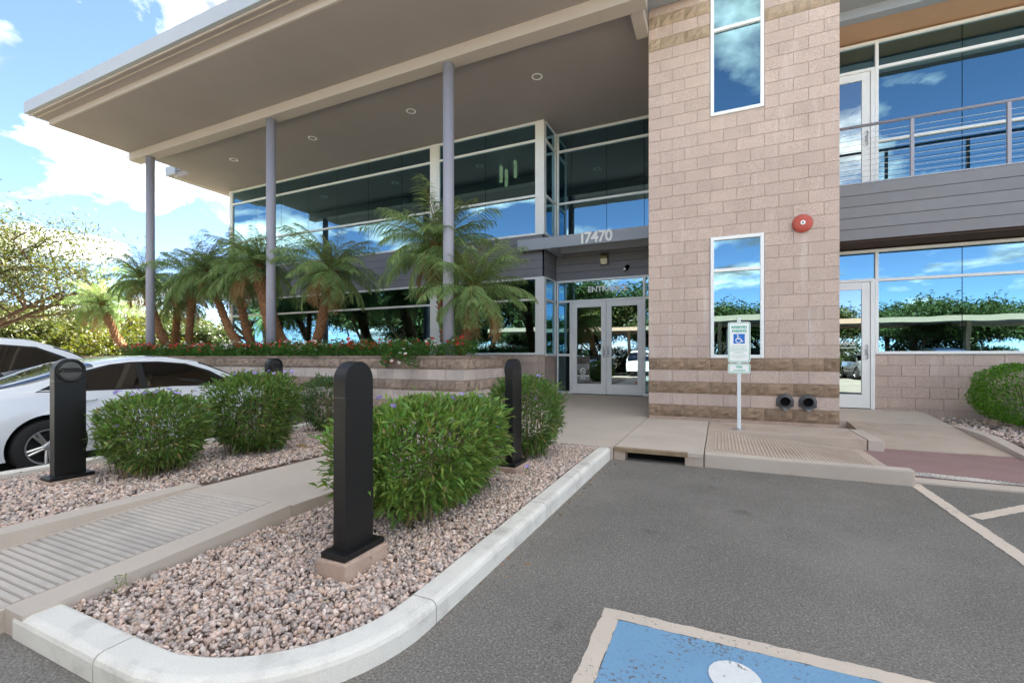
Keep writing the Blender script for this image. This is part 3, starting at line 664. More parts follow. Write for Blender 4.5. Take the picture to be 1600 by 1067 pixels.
for x in (-13.4, -10.12, -6.83, -3.54):
    M4 = Matrix.Translation((x, 9.06, 7.222)) @ Matrix.Rotation(R(180), 4, 'X')
    d = MB().lathe([(.07, -.06), (.085, -.005), (.088, .006), (.118, .006), (.12, -.002)], 24, 0, M4).build('downlight', MT['white'], B, sm=True)
    MB().lathe([(.001, -.001), (.05, -.004), (.083, -.012)], 20, 0, M4).build('lamp', MT['lampon'], d)
# --- entrance hood with its number
MB().box(-4.65, TX0 - .004, 10.53, 10.60, 3.91, 4.19).box(-4.65, -4.58, 10.60, 10.765, 3.91, 4.19).box(DX + .004, TX0 - .004, 10.60, DY - .03, 4.10, 4.17).box(DX + .1, DX + .24, 10.60, DY - .03, 3.90, 4.10).box(DX + .25, TX0 - .004, 11.25, 11.4, 3.93, 4.10).build('entrance_hood', MT['fascia'], B, bevel=.006)
# --- shell, rooms behind the glass
b = MB(); b.box(WL + .02, RX1, 23.8, 24, -.2, 7.5).box(WL + .02, WL + .2, WY + .15, 23.8, -.2, 7.24).box(RX1 - .2, RX1, WY + .15, 23.8, -.2, 7.5); b.build('outer_wall', MT['block'], B)
b = MB(); b.box(WL + .2, RX1 - .2, 17, 17.1, 0, 7.2); b.box(-7.5, -7.4, 12.6, 17, 0, 7.2); b.build('room_wall', MT['room'], B)
b = MB(); b.box(WL + .2, DX - .05, WY + .06, 17, 3.4, 4.25).box(DX - .05, RX1 - .2, DY + .1, 17, 3.4, 4.25).box(WL + .2, DX - .05, WY + .13, 17, .0, .26).box(DX - .05, RX1 - .2, DY + .09, 17, .0, .262); b.build('room_floor', MT['roomdark'], B)
MB().box(WL + .2, DX - .1, WY + .13, 17, 7.1, 7.2).box(DX - .1, RX1 - .2, DY + .12, 17, 7.1, 7.2).build('room_ceiling', MT['room'], B)
for i, (x, y, z) in enumerate(((-5.87, 12.1, 6.40), (-5.72, 12.15, 6.28), (-5.41, 12.1, 6.47))):
    p = empty('pendant_lamp', (x, y, z)); tag(p, ['glowing tube pendant lamp behind upper glass, leftmost of three', 'glowing tube pendant lamp behind upper glass, lowest of three', 'glowing tube pendant lamp behind upper glass, rightmost of three'][i], 'lamp', 'pendant lamps behind the upper glass')
    MB().tube([(0, 0, 0), (0, 0, .48)], .05, 16).build('shade', MT['pend'], p); MB().tube([(0, 0, .48), (0, 0, 7.1 - z)], .012, 6).build('rod', MT['black'], p)

# ------------------------------------------------------------------ lettering
hn = tag(empty('house_number', (-2.66, 10.53, 4.05)), 'white number 17470 on the grey hood over the entrance', 'number')
for i, ch in enumerate('17470'):
    text_mesh('digit', ch, .36, MT['signwhite'], Matrix.Translation(((i - 2) * .165 + (.03 if i == 0 else 0), -.012, 0)) @ FRONT, hn, .012, .009)
def lettering(x, y, z, size, label, body='ENTRANCE', bold=.006):
    o = text_mesh('lettering', body, size, MT['signwhite'], FRONT, None, .0008, bold); o.location = (x, y, z); return tag(o, label, 'lettering')
lettering(-2.62, DY - .004, 3.0, .20, 'white letters ENTRANCE on the glass above the double doors')
o = lettering(2.17, WY - .001, 1.51, .085, 'small white letters ENTRANCE on the single door right of the tower', bold=.002)
MB().box(-.24, .24, -.0008, .0008, -.09, -.075).build('rule', MT['signwhite'], o)
ns = tag(empty('door_decal', (-3.27, DY - .0005, .74)), 'white no smoking decal low on the left entrance door', 'decal')
b = MB(); k = 28
b.add([(r_ * math.cos(2 * math.pi * i / k), 0, .13 + r_ * math.sin(2 * math.pi * i / k)) for r_ in (.062, .08) for i in range(k)], [(i, (i + 1) % k, k + (i + 1) % k, k + i) for i in range(k)])
for p, q, wd in (((-.048, .178), (.048, .082), .018), ((-.045, .125), (.04, .125), .02)):
    vs, fs = stroke2d([p, q], wd); b.add([(v[0], 0, v[1]) for v in vs], fs)
b.build('symbol', MT['signwhite'], ns)
text_mesh('words', 'NO SMOKING', .052, MT['signwhite'], Matrix.Translation((0, 0, .012)) @ FRONT, ns, .0005, .003)
MB().box(-.09, .09, -.0005, .0005, -.062, -.052).box(-.06, .06, -.0005, .0005, -.04, -.03).build('rule', MT['signwhite'], ns)
o = MB().box(-.025, .025, -.0005, .0005, -.03, .03).build('door_sticker', MT['red'], None, loc=(-1.90, DY - .0005, .61)); tag(o, 'tiny red sticker low on the right entrance door', 'sticker')

# ------------------------------------------------------------------ wall fixtures
wlamp = tag(empty('wall_light', (-2.68, DY - .02, 3.62)), 'bronze wall light on the siding over the entrance', 'wall light')
MB().box(-.11, .11, -.05, 0, -.02, .30).build('back_box', MT['iron'], wlamp, bevel=.01)
MB().add([(-.09, -.05, .28), (.09, -.05, .28), (.09, -.17, .2), (-.09, -.17, .2), (-.09, -.05, .13), (.09, -.05, .13), (.09, -.17, .13), (-.09, -.17, .13)], [(0, 1, 2, 3), (4, 7, 6, 5), (0, 4, 5, 1), (2, 6, 7, 3), (1, 5, 6, 2), (0, 3, 7, 4)]).build('hood', mat('bronze', (.22, .17, .09), .1, 5, .4, metal=.5), wlamp)
MB().add([(-.085, -.05, .128), (.085, -.05, .128), (.085, -.165, .128), (-.085, -.165, .128), (-.075, -.05, 0), (.075, -.05, 0), (.075, -.12, 0), (-.075, -.12, 0)], [(0, 1, 2, 3), (4, 7, 6, 5), (0, 4, 5, 1), (2, 6, 7, 3), (1, 5, 6, 2), (0, 3, 7, 4)]).build('diffuser', mat('prismatic_lens', (.75, .68, .5), .1, 40, .3), wlamp)
sc_ = tag(empty('security_camera', (-2.14, DY - .02, 3.46)), 'small black dome camera under the wall light', 'camera')
MB().lathe([(.001, 0), (.055, 0), (.058, .03), (.05, .05)], 20, 0, Matrix.Translation((.03, 0, .05)) @ Matrix.Rotation(R(90), 4, 'X')).build('mount', MT['black'], sc_, sm=True)
MB().lathe([(.045, -.02), (.05, .06), (.04, .09), (.032, .092)], 20, 0, Matrix.Translation((0, -.04, 0)) @ Matrix.Rotation(R(100), 4, 'X') @ Matrix.Rotation(R(-12), 4, 'Y')).build('body', MT['black'], sc_, sm=True)
MB().lathe([(.034, .088), (.02, .094), (.0185, .085), (.001, .085)], 20, 0, Matrix.Translation((0, -.04, 0)) @ Matrix.Rotation(R(100), 4, 'X') @ Matrix.Rotation(R(-12), 4, 'Y')).build('lens_ring', MT['signwhite'], sc_, sm=True)
o = MB().box(-.12, .0, -.09, 0, 0, .46).build('wall_box', MT['white'], None, bevel=.01, loc=(TX0 - .02, DY - .04, 2.93)); tag(o, 'white metal box beside the transom next to the tower', 'box')
bell = tag(empty('alarm_bell', (1.19, TY - .005, 3.35)), 'round red alarm bell high on the block tower', 'bell')
MX = Matrix.Rotation(R(90), 4, 'X')
MB().lathe([(.001, -.01), (.07, -.01), (.07, .02)], 24, 0, MX).build('mount', MT['iron'], bell)
MB().lathe([(.125, .012), (.14, .02), (.142, .04), (.13, .062), (.09, .08), (.04, .086), (.001, .086)], 36, 0, MX).build('gong', MT['red'], bell, sm=True)
MB().lathe([(.034, .084), (.034, .092), (.014, .094)], 20, 0, MX).build('washer', MT['signwhite'], bell); MB().lathe([(.013, .092), (.012, .102), (.001, .103)], 12, 0, MX).build('bolt', MT['iron'], bell)
for i, x in enumerate((.955, 1.265)):
    d = tag(empty('drain_nozzle', (x, TY - .012, .535)), ['left cast metal drain outlet low on the tower', 'right cast metal drain outlet low on the tower'][i], 'drain outlet', 'drain outlets low on the tower')
    MB().lathe([(.078, -.012), (.122, -.012), (.125, .004), (.118, .012), (.09, .02), (.083, .07), (.075, .075), (.072, .01), (.07, -.005)], 32, 0, MX).build('flange', MT['iron'], d, sm=True)
    MB().lathe([(.001, -.006), (.073, -.006)], 24, 0, MX).build('pipe_mouth', MT['hole'], d)  # flat disc, the pipe's inner shade painted as near-black colour
    b = MB(); vs = []
    for t, wd, zz in ((0, .07, -.05), (.06, .06, -.075), (.11, .03, -.105)):
        for a in range(7):
            th = R(-60 + 20 * a); vs.append((wd * math.sin(th) / .87, -t - .01, zz - .03 * math.cos(th)))
    b.add(vs, [(i_ * 7 + j, i_ * 7 + j + 1, i_ * 7 + 8 + j, i_ * 7 + 7 + j) for i_ in range(2) for j in range(6)]); b.build('lip', MT['galv'], d, sm=True)
    for a in (90, 210, 330): MB().lathe([(.001, .022), (.016, .02), (.02, .0), (.02, -.01)], 10, 0, Matrix.Translation((.125 * math.cos(R(a)), 0, .125 * math.sin(R(a)))) @ MX).build('lug', MT['iron'], d)

# ------------------------------------------------------------------ parking sign
sg = tag(empty('parking_sign', (.27, 7.70, .15)), 'green and white reserved parking sign on a slim white post', 'sign')
MB().box(-.026, .026, -.026, .026, 0, 1.66).build('post', MT['post'], sg, bevel=.006)
MB().lathe([(.03, 1.66), (.03, 1.675), (.018, 1.69), (.001, 1.694)], 14).build('post_cap', MT['post'], sg, sm=True)
MB().lathe([(.095, -.002), (.095, .01), (.04, .016), (.03, .03)], 24).build('base_plate', MT['galv'], sg)
def rrect(w_, h_, r_, n=5):
    return [(sx * (w_ / 2 - r_) + r_ * math.cos(R(a0 + 90 * i / n)), sz * (h_ / 2 - r_) + r_ * math.sin(R(a0 + 90 * i / n))) for sx, sz, a0 in ((1, 1, 0), (-1, 1, 90), (-1, -1, 180), (1, -1, 270)) for i in range(n + 1)]
def plate(z, h_, parts):
    y = -.031
    p = MB().prism(rrect(.305, h_, .035), lambda q: (q[0], y, z + q[1]), lambda q: (q[0], y + .003, z + q[1])).build('plate', MT['signwhite'], sg)
    o_, i_ = rrect(.285, h_ - .02, .028), rrect(.267, h_ - .038, .02); n = len(o_)
    MB().add([(q[0], y - .0012, z + q[1]) for q in o_ + i_], [(k, (k + 1) % n, n + (k + 1) % n, n + k) for k in range(n)]).build('green_border', MT['signgreen'], p)
    for body, size, dz, bo in parts: text_mesh('sign_text', body, size, MT['signgreen'], Matrix.Translation((0, y - .0012, z + dz)) @ FRONT, p, .0004, bo, sx=.9)
    return p
p = plate(1.32, .61, [('RESERVED', .052, .225, .0022), ('PARKING', .052, .168, .0022)])
MB().box(-.077, .077, -.0325, -.0315, 1.32 - .02, 1.32 + .125).build('blue_symbol_panel', MT['signblue'], p)
b = MB()
for vs, fs in isa_shapes(): b.add([(-.068 + v[0] * .136, -.0335, 1.32 - .012 + v[1] * .132) for v in vs], fs)
b.build('wheelchair_symbol', MT['signwhite'], p)
fade = mat('faded_green_print', (.38, .60, .52), .1, 60, .6)
b = MB()
for z_, wd, h_ in ((-.058, .19, .011), (-.092, .22, .014), (-.124, .235, .014), (-.158, .14, .011), (-.2, .2, .007), (-.216, .22, .006), (-.232, .1, .006)):
    x = -wd / 2
    while x < wd / 2 - .01:
        ww = random.uniform(.008, .02); b.box(x, min(x + ww, wd / 2), -.0328, -.0318, 1.32 + z_ - h_ / 2, 1.32 + z_ + h_ / 2); x += ww + random.uniform(.004, .008)
tag(b.build('worn_print', fade, p), kind='stuff')
plate(.925, .152, [('VAN', .045, .022, .002), ('ACCESSIBLE', .033, -.03, .0006)])

# ------------------------------------------------------------------ bollard lights
def bollard(x, y, z, face, label):
    r = tag(empty('bollard_light', (x, y, z)), label, 'bollard light', 'black bollard lights along the walk')
    W, T, H = .215, .083, 1.04; n = 18
    arc_ = [(W / 2 * math.cos(R(180 * i / n)), H - W / 2 + W / 2 * math.sin(R(180 * i / n))) for i in range(n + 1)]
    poly = [(-W / 2, .03), (W / 2, .03)] + arc_
    o = MB().prism(poly, lambda q: (-T / 2, q[0], q[1]), lambda q: (T / 2, q[0], q[1])).build('housing', MT['black'], r, bevel=.003)
    s_ = face; MY = Matrix.Translation((s_ * T / 2, 0, H - W / 2)) @ Matrix.Rotation(R(90 * s_), 4, 'Y')
    ring = MB().lathe([(.098, -.002), (.098, .012), (.09, .016), (.082, .012), (.08, .001)], 32, 0, MY).build('lamp_ring', MT['black'], r, sm=True)
    MB().lathe([(.08, .001), (.06, .0012), (.001, .0012)], 28, 0, MY).build('lens', MT['lens'], ring)
    MB().prism([(-.08, 0), (.08, 0), (.06, .03), (-.06, .03)], lambda q: (s_ * (T / 2 + .002), q[0], H - W / 2 - .005 + q[1]), lambda q: (s_ * (T / 2 + .022), q[0] * .9, H - W / 2 - .012 + q[1] * .6)).build('glare_visor', MT['black'], ring)
    MB().box(-T / 2 - .0015, T / 2 + .0015, -W / 2 - .0015, W / 2 + .0015, H - W + .02, H - W + .024).build('seam', MT['lens'], r)
    MB().box(-.085, .085, -W / 2 - .045, W / 2 + .045, 0, .032).build('base_plate', MT['black'], r, bevel=.005)
    f = MB().box(-.105, .105, -W / 2 - .06, W / 2 + .06, -.22, -.001).build('concrete_footing', MT['foot'], r, bevel=.012)
    return r
bollard(-1.842, 1.93, .185, -1, 'black bollard light nearest the camera, in front of the big hedge')
bollard(-1.862, 4.12, .19, -1, 'black bollard light between the big hedge and the entrance')
bollard(-5.20, 2.02, .195, 1, 'black bollard light by the rear wheel of the white sedan')
bollard(-5.40, 4.20, .195, 1, 'black bollard light behind the shrub near the sedan front')

# ------------------------------------------------------------------ planter
PX1, PY0, PZ = -4.26, 7.23, 1.27
pl = tag(empty('planter', (-10, 8.2, 0)), 'long striped block planter in front of the left wing', 'planter')
pl.location = (0, 0, 0)
pc = MB().box(-18.2, PX1 - .012, PY0 + .012, PY0 + .2, -.2, PZ - .06).box(PX1 - .2, PX1 - .012, PY0 + .2, 9.3, -.2, PZ - .06).box(-18.2, PX1 - .2, 9.1, 9.3, -.2, PZ - .06).box(-18.2, -18.0, PY0 + .2, 9.1, -.2, PZ - .06).build('planter_wall', mat('planter_mortar', (.24, .19, .17), .1, 8, .95), pl)
pk = lambda c: 'psplit' if c % 2 == 1 else 'pblock'
zb = PZ - .055 - 6 * CH
block_wall(pc, (PX1 - 24 * CW, PY0), 'x', 24 * CW, zb, 6, pk); block_wall(pc, (PX1, PY0), 'y', 5 * CW, zb, 6, pk)
cx = PX1 + .006
while cx > -18.2:
    MB().box(cx - CW + .003, cx - .003, PY0 - .008, PY0 + .21, PZ - .052, PZ).build('cap_block', MT['psplit'], pc, bevel=.006, seg=1); cx -= CW
yy = PY0 + .213
while yy < 9.2:
    MB().box(PX1 - .21, PX1 + .006, yy, yy + CW - .006, PZ - .052, PZ).build('cap_block', MT['psplit'], pc, bevel=.006, seg=1); yy += CW
MB().box(-18.0, PX1 - .2, PY0 + .2, 9.1, .3, PZ - .03).build('planter_soil', MT['dirt'], pl)

# ------------------------------------------------------------------ foliage helpers
def leaf_quads(P, D, Ln, Wd, droop=.25, fold=0, rg=rng):
    """n leaves: two quads each (base-mid-tip), P base, D direction"""
    n = len(P); D = D / np.linalg.norm(D, axis=1)[:, None]
    up = rg.normal(size=(n, 3)) * .5 + np.array([0, 0, 1.]); Sd = np.cross(D, up); Sd /= np.linalg.norm(Sd, axis=1)[:, None] + 1e-9
    Ln = np.broadcast_to(Ln, n)[:, None]; Wd = np.broadcast_to(Wd, n)[:, None]; dz = np.array([0, 0, -1.])[None] * Ln * droop
    m = P + D * Ln * .5 + dz * .2; t = P + D * Ln + dz
    V = np.stack([P - Sd * Wd * .15, P + Sd * Wd * .15, m + Sd * Wd * .5, m - Sd * Wd * .5, t + Sd * Wd * .06, t - Sd * Wd * .06], 1).reshape(-1, 3)
    o = (np.arange(n) * 6)[:, None]; F = np.concatenate([o + np.array([0, 1, 2, 3]), o + np.array([3, 2, 4, 5])], 0)
    return V, F
def leafcols(n, base, var=.3, yel=.15, per=6, rg=rng):
    c = np.array(base)[None] * rg.uniform(1 - var, 1 + var, (n, 1)) * (1 + rg.uniform(-yel, yel, (n, 3)) * np.array([1, .3, .5])); return np.repeat(np.clip(c, .004, 1), per, 0)
def twigs(name, segs, m, parent, r0=.006):
    b = MB()
    for p, q, r_ in segs: b.tube([p, q], [r_, r_ * .6], 5, cap=False)
    return b.build(name, m, parent)
def flower_mesh(col, r_, n=5, cen=(.5, .45, .6)):
    V = []; F = []; C = []
    for i in range(n):
        a = 2 * math.pi * i / n; d = 2 * math.pi / n * .48; o = len(V)
        V += [(0, 0, 0), (r_ * .7 * math.cos(a - d), r_ * .7 * math.sin(a - d), r_ * .35), (r_ * math.cos(a), r_ * math.sin(a), r_ * .32), (r_ * .7 * math.cos(a + d), r_ * .7 * math.sin(a + d), r_ * .35)]
        F.append((o, o + 1, o + 2, o + 3)); C += [cen, col, col, col]
    return np_mesh('flower', V, np.array(F), MT['petal'], cols=np.array(C))
def shrub(x, y, z, sx, sy, h, nleaf, label, seed, base=(.10, .165, .035), L_=.075, W_=.0165, nfl=5, rotz=0., power=3.5, low=.1):
    rg = np.random.default_rng(seed); rd = random.Random(seed)
    r = tag(empty('flowering_shrub', (x, y, z)), label, 'shrub', 'clipped shrubs with purple flowers'); r.rotation_euler.z = rotz
    # points through a rounded box, denser towards the surface
    U = rg.normal(size=(nleaf, 3)); U /= np.linalg.norm(U, axis=1)[:, None]
    k = (np.abs(U) ** power).sum(1) ** (-1 / power)
    lump = 1 + .10 * np.sin(U[:, 0] * 7 + seed) * np.cos(U[:, 1] * 6 + seed) + .06 * np.sin(U[:, 2] * 9 + U[:, 0] * 5) + .16 * (rg.random(nleaf) > .94) * rg.random(nleaf)
    rr = rg.uniform(.45, 1, nleaf) ** .38
    P = U * (k * rr * lump)[:, None]
    taper = 1 - .22 * np.clip(-P[:, 2], 0, 1)
    P = P * np.array([sx, sy, h / 2]) * np.stack([taper, taper, np.ones(nleaf)], 1); P[:, 2] += h / 2 + low * .5; P[:, 2] = np.maximum(P[:, 2], low * rg.uniform(.3, 1.4, nleaf))
    D = U * np.array([1, 1, .7]) + np.array([0, 0, .75]) + rg.normal(size=(nleaf, 3)) * .55
    V, F = leaf_quads(P, D, rg.uniform(.7, 1.25, nleaf) * L_, rg.uniform(.8, 1.25, nleaf) * W_, .28, rg=rg)
    C = leafcols(nleaf, base, .38, .26, rg=rg); dead = np.repeat(rg.random(nleaf) > .972, 6); C[dead] = np.array((.30, .22, .09))
    link('foliage', np_mesh('foliage', V, F, MT['leaf'], cols=C), r)
    segs = []
    for i in range(int(70 * sx * sy / .2)):
        bx_, by_ = rd.uniform(-.62, .62) * sx, rd.uniform(-.62, .62) * sy; tx, ty = bx_ * 1.35 + rd.uniform(-.08, .08), by_ * 1.35 + rd.uniform(-.08, .08)
        zt = h * rd.uniform(.5, .92); segs.append(((bx_, by_, -.03), ((bx_ + tx) / 2, (by_ + ty) / 2, zt * .5), .005)); segs.append((((bx_ + tx) / 2, (by_ + ty) / 2, zt * .5), (tx, ty, zt), .0035))
    twigs('stems', segs, MT['stem'], r)
    for i in range(nfl):
        a = rd.uniform(0, 6.28); u = rd.uniform(.3, .95)
        px_, py_ = math.cos(a) * sx * u, math.sin(a) * sy * u
        if rd.random() < .6: pz = h * (1.03 + .04 * rd.random()) + low * .4
        else: px_, py_ = math.cos(a) * sx * 1.02, math.sin(a) * sy * 1.02; pz = h * rd.uniform(.55, .95)
        link('flower', FLOWER, r, (px_, py_, pz), (rd.uniform(.2, 1.1), rd.uniform(-.5, .5), rd.uniform(0, 6)))
    return r
MT['stem'] = mat('stem', (.20, .16, .08), .2, 30, .9)
FLOWER = flower_mesh((.42, .30, .78), .027)
shrub(-2.03, 2.97, .10, .41, .80, .75, 14000, 'big clipped green hedge between the two right bollard lights', 11, (.165, .265, .06), .08, .0185, 18)
shrub(-2.0, 4.74, .15, .38, .38, .80, 6400, 'rounded green shrub behind the bollard light by the entrance', 12, (.13, .215, .055), nfl=9)
shrub(-4.83, 2.50, .16, .42, .40, .68, 7500, 'low loose green shrub right of the bollard by the sedan rear wheel', 13, (.15, .235, .06), nfl=14, power=2.6)
shrub(-4.84, 3.52, .16, .42, .42, .83, 8000, 'upright green shrub in front of the sedan front door', 14, (.13, .21, .05), nfl=12)
shrub(-5.20, 4.98, .16, .42, .42, .72, 5500, 'dark green shrub by the sedan front bumper, farthest down the left bed', 15, (.09, .16, .05), .075, .014, 2)
shrub(-5.25, 1.02, .15, .16, .16, .16, 420, 'small straw coloured tuft in gravel at the left picture edge', 16, (.22, .19, .07), .07, .006, 0)['category'] = 'tuft'
# round clipped bush on the right
def round_bush(x, y, z, r_, h, label):
    rg = np.random.default_rng(44); n = 24000
    o = tag(empty('round_bush', (x, y, z)), label, 'bush')
    U = rg.normal(size=(n, 3)); U /= np.linalg.norm(U, axis=1)[:, None]; k = (np.abs(U) ** 2.7).sum(1) ** (-1 / 2.7)
    P = U * (k * rg.uniform(.5, 1, n) ** .3 * (1 + .05 * np.sin(U[:, 0] * 9) * np.sin(U[:, 2] * 8)))[:, None] * np.array([r_, r_, h / 2]); P[:, 2] += h / 2 + .05
    D = U + rg.normal(size=(n, 3)) * .7; V, F = leaf_quads(P, D, rg.uniform(.02, .034, n), rg.uniform(.016, .024, n), .1, rg=rg)
    link('foliage', np_mesh('foliage', V, F, MT['leaf'], cols=leafcols(n, (.12, .27, .03), .4, .15, rg=rg)), o)
    twigs('stems', [((random.uniform(-.2, .2), random.uniform(-.2, .2), -.05), (random.uniform(-.45, .45), random.uniform(-.45, .45), h * .7), .012) for _ in range(18)], MT['bark'], o)
round_bush(4.55, 9.75, .13, .80, .98, 'round clipped bright green bush by the right wing')
# little weeds in the gravel
for (x, y, s_, lab) in ((-1.66, 3.98, .07, 'tiny purple flowered seedling in gravel beside the second bollard'), (-5.75, 1.45, .1, 'thin yellow green weed by the sedan rear tyre'), (-2.70, 1.25, .05, 'small dull green weed at the walk edge near the curb')):
    o = tag(empty('weed', (x, y, .10)), lab, 'weed'); rg = np.random.default_rng(int(x * -100)); n = 26
    P = rg.uniform(-.5, .5, (n, 3)) * s_; P[:, 2] = rg.uniform(0, 1.4, n) * s_; D = rg.normal(size=(n, 3)) + np.array([0, 0, .6]); V, F = leaf_quads(P, D, s_ * .6, s_ * .12, .2, rg=rg)
    link('foliage', np_mesh('foliage', V, F, MT['leaf'], cols=leafcols(n, (.13, .19, .05), .3, .2, rg=rg)), o)
    if s_ == .07: link('flower', FLOWER, o, (0, 0, .11), (.5, .2, 0))

# ------------------------------------------------------------------ planter flowers
RED, WHT = flower_mesh((.74, .06, .08), .042, 5, (.8, .15, .12)), flower_mesh((.88, .87, .85), .042, 5, (.8, .6, .5))
def vinca(seed):
    rg = np.random.default_rng(seed); n = 900
    a = rg.uniform(0, 6.28, n); q = rg.uniform(0, 1, n) ** .5; P = np.stack([np.cos(a) * q * .30, np.sin(a) * q * .22, rg.uniform(.0, 1, n) * .25 * (1.1 - q * .6)], 1)
    D = np.stack([np.cos(a), np.sin(a), rg.uniform(.1, 1.0, n)], 1) + rg.normal(size=(n, 3)) * .4
    V, F = leaf_quads(P, D, rg.uniform(.035, .06, n), rg.uniform(.016, .024, n), .2, rg=rg)
    return np_mesh('foliage', V, F, MT['leaf'], cols=leafcols(n, (.085, .185, .04), .35, .15, rg=rg))
VM = [vinca(60 + i) for i in range(4)]
x = -4.55; i = 0
while x > -15.6:
    near = abs(x + 4.83) < .16
    if not near:
        rd = random.Random(i + 500); y = 7.49 + rd.uniform(-.05, .06)
        spill = (-6.05 < x < -5.4)
        o = tag(empty('vinca_plant', (x, y - (.13 if spill else 0), PZ - .03 + rd.uniform(-.01, .03))), 'bedding plant with red and white blooms spilling over the planter front' if spill else 'low leafy bedding plant with small blooms along the planter top', 'flower plant', 'bedding flowers along the planter')
        link('foliage', VM[i % 4], o, (0, 0, .02), (0, 0, rd.uniform(0, 6))).scale = (1.15, 1.15, 1.45)
        if spill: link('foliage', VM[(i + 1) % 4], o, (0, -.16, -.12), (.5, 0, rd.uniform(0, 6)))
        mode = rd.random(); nf = rd.randint(15, 22)
        for k in range(nf):
            a = rd.uniform(0, 6.28); q = rd.uniform(.2, 1); me = RED if rd.random() < (.8 if mode < .55 else .3) else WHT
            dx, dy, dz = math.cos(a) * .27 * q, math.sin(a) * .2 * q - .06, .37 - .13 * q + rd.uniform(-.12, .04)
            if spill and k % 2: dy, dz = -.27 - rd.uniform(0, .08), rd.uniform(-.14, .08)
            link('flower', me, o, (dx, dy, dz), (rd.uniform(.2, 1.3), rd.uniform(-.4, .4), rd.uniform(0, 6)))
    x -= .31; i += 1

# ------------------------------------------------------------------ palms
def palm_crown(seed, nfr=58, Lf=1.45):
    rg = np.random.default_rng(seed); Vs = []; Fs = []; Cs = []; off = 0; tb = MB()
    for k in range(nfr):
        az = k * 2.39996 + rg.uniform(-.25, .25); u = (k + .5) / nfr          # young (upright) to old (hanging)
        el = R(86 - 128 * u ** .95 + rg.uniform(-14, 14)); Ln = Lf * rg.uniform(.75, 1.15) * (.75 + .25 * math.sin(math.pi * min(1, u * 1.3)))
        old = u > .93; hz = np.array([math.cos(az), math.sin(az), 0])
        pts = []; p = np.zeros(3); e = el; n = 16
        for i in range(n + 1):
            pts.append(p.copy()); p = p + (hz * math.cos(e) + np.array([0, 0, math.sin(e)])) * Ln / n; e -= R(4.2 + 2.2 * u) * (i / n + .35)
        pts = np.array(pts); side = np.array([-math.sin(az), math.cos(az), 0])
        tb.tube([tuple(q) for q in pts[::2]], [.011 * (1 - .85 * i / 8) + .0015 for i in range(9)], 5, 1 if old else 0, cap=False)
        nl = 58; t = np.linspace(.14, .985, nl); idx = t * n; i0 = np.minimum(idx.astype(int), n - 1); fr = (idx - i0)[:, None]
        P = pts[i0] * (1 - fr) + pts[i0 + 1] * fr; T = pts[i0 + 1] - pts[i0]; T /= np.linalg.norm(T, axis=1)[:, None]; Nn = np.cross(side, T)
        ll = Ln * .24 * np.sin(np.pi * (.12 + .82 * t)) ** .7
        for s_ in (-1, 1):
            D = side * s_ * .8 + T * .62 + Nn * (.18 if not old else -.1) + rg.normal(size=(nl, 3)) * .10
            V, F = leaf_quads(P, D, ll * rg.uniform(.85, 1.1, nl), .0145, .42 if not old else .8, rg=rg)
            base = (.23, .33, .13) if not old else (.33, .22, .10)
            if u < .12: base = (.25, .27, .09)
            Vs.append(V); Fs.append(F + off); off += len(V); Cs.append(leafcols(nl, base, .25, .12, rg=rg))
    me = np_mesh('crown', np.concatenate(Vs), np.concatenate(Fs), MT['leaf'], cols=np.concatenate(Cs))
    return me, tb.mesh('frond_ribs', [MT['ribgreen'], MT['ribdry']])
MT['ribgreen'] = mat('frond_rib', (.22, .21, .07), .15, 8, .6); MT['ribdry'] = mat('frond_rib_dry', (.40, .24, .12), .15, 8, .8)
def palm_trunk(path, r0, r1, seed):
    rd = random.Random(seed); b = MB(); P = [Vector(p) for p in path]; n = 26
    def at(t):
        k = len(P) - 1; f = t * k; i = min(int(f), k - 1); g = f - i
        a, c = P[i], P[i + 1]; m0 = (P[i + 1] - P[max(i - 1, 0)]) / 2; m1 = (P[min(i + 2, k)] - P[i]) / 2
        return a * (2*g**3 - 3*g*g + 1) + m0 * (g**3 - 2*g*g + g) + c * (-2*g**3 + 3*g*g) + m1 * (g**3 - g*g)
    C = [at(i / n) for i in range(n + 1)]
    rad_ = [(r0 + (r1 - r0) * (i / n)) * (1 + .05 * ((i % 2) * 2 - 1)) for i in range(n + 1)]
    b.tube(C, rad_, 12)
    # old leaf bases, in a spiral
    k = 240
    for j in range(k):
        t = (j + .5) / k; c = at(t); d = (at(min(1, t + .02)) - at(max(0, t - .02))).normalized(); a = d.orthogonal().normalized(); q = j * 2.39996
        out = (a * math.cos(q) + d.cross(a) * math.sin(q)); r_ = r0 + (r1 - r0) * t; s_ = d.cross(out); h = rd.uniform(.035, .075) * (1 + 1.2 * max(0, t - .6)); wd = .022
        o = c + out * r_ * .9
        b.add([o - s_ * wd - d * .012, o + s_ * wd - d * .012, o + s_ * wd * .8 + d * .022, o - s_ * wd * .8 + d * .022, o + out * h + d * (h * 1.0) + s_ * .007, o + out * h + d * (h * 1.0) - s_ * .007], [(0, 1, 4, 5), (3, 5, 4, 2), (0, 5, 3), (1, 2, 4)])
    return b.mesh('trunk', MT['palmtrunk'])
CR = [palm_crown(80 + i) for i in range(4)]
def px2w(u, v, Y):
    r_ = (u - 800) / 711; F = Y / (r_ * math.sin(TH) + math.cos(TH)); return Vector((F * (r_ * math.cos(TH) - math.sin(TH)), Y, 1.25 + (557.5 - v) * F / 711))
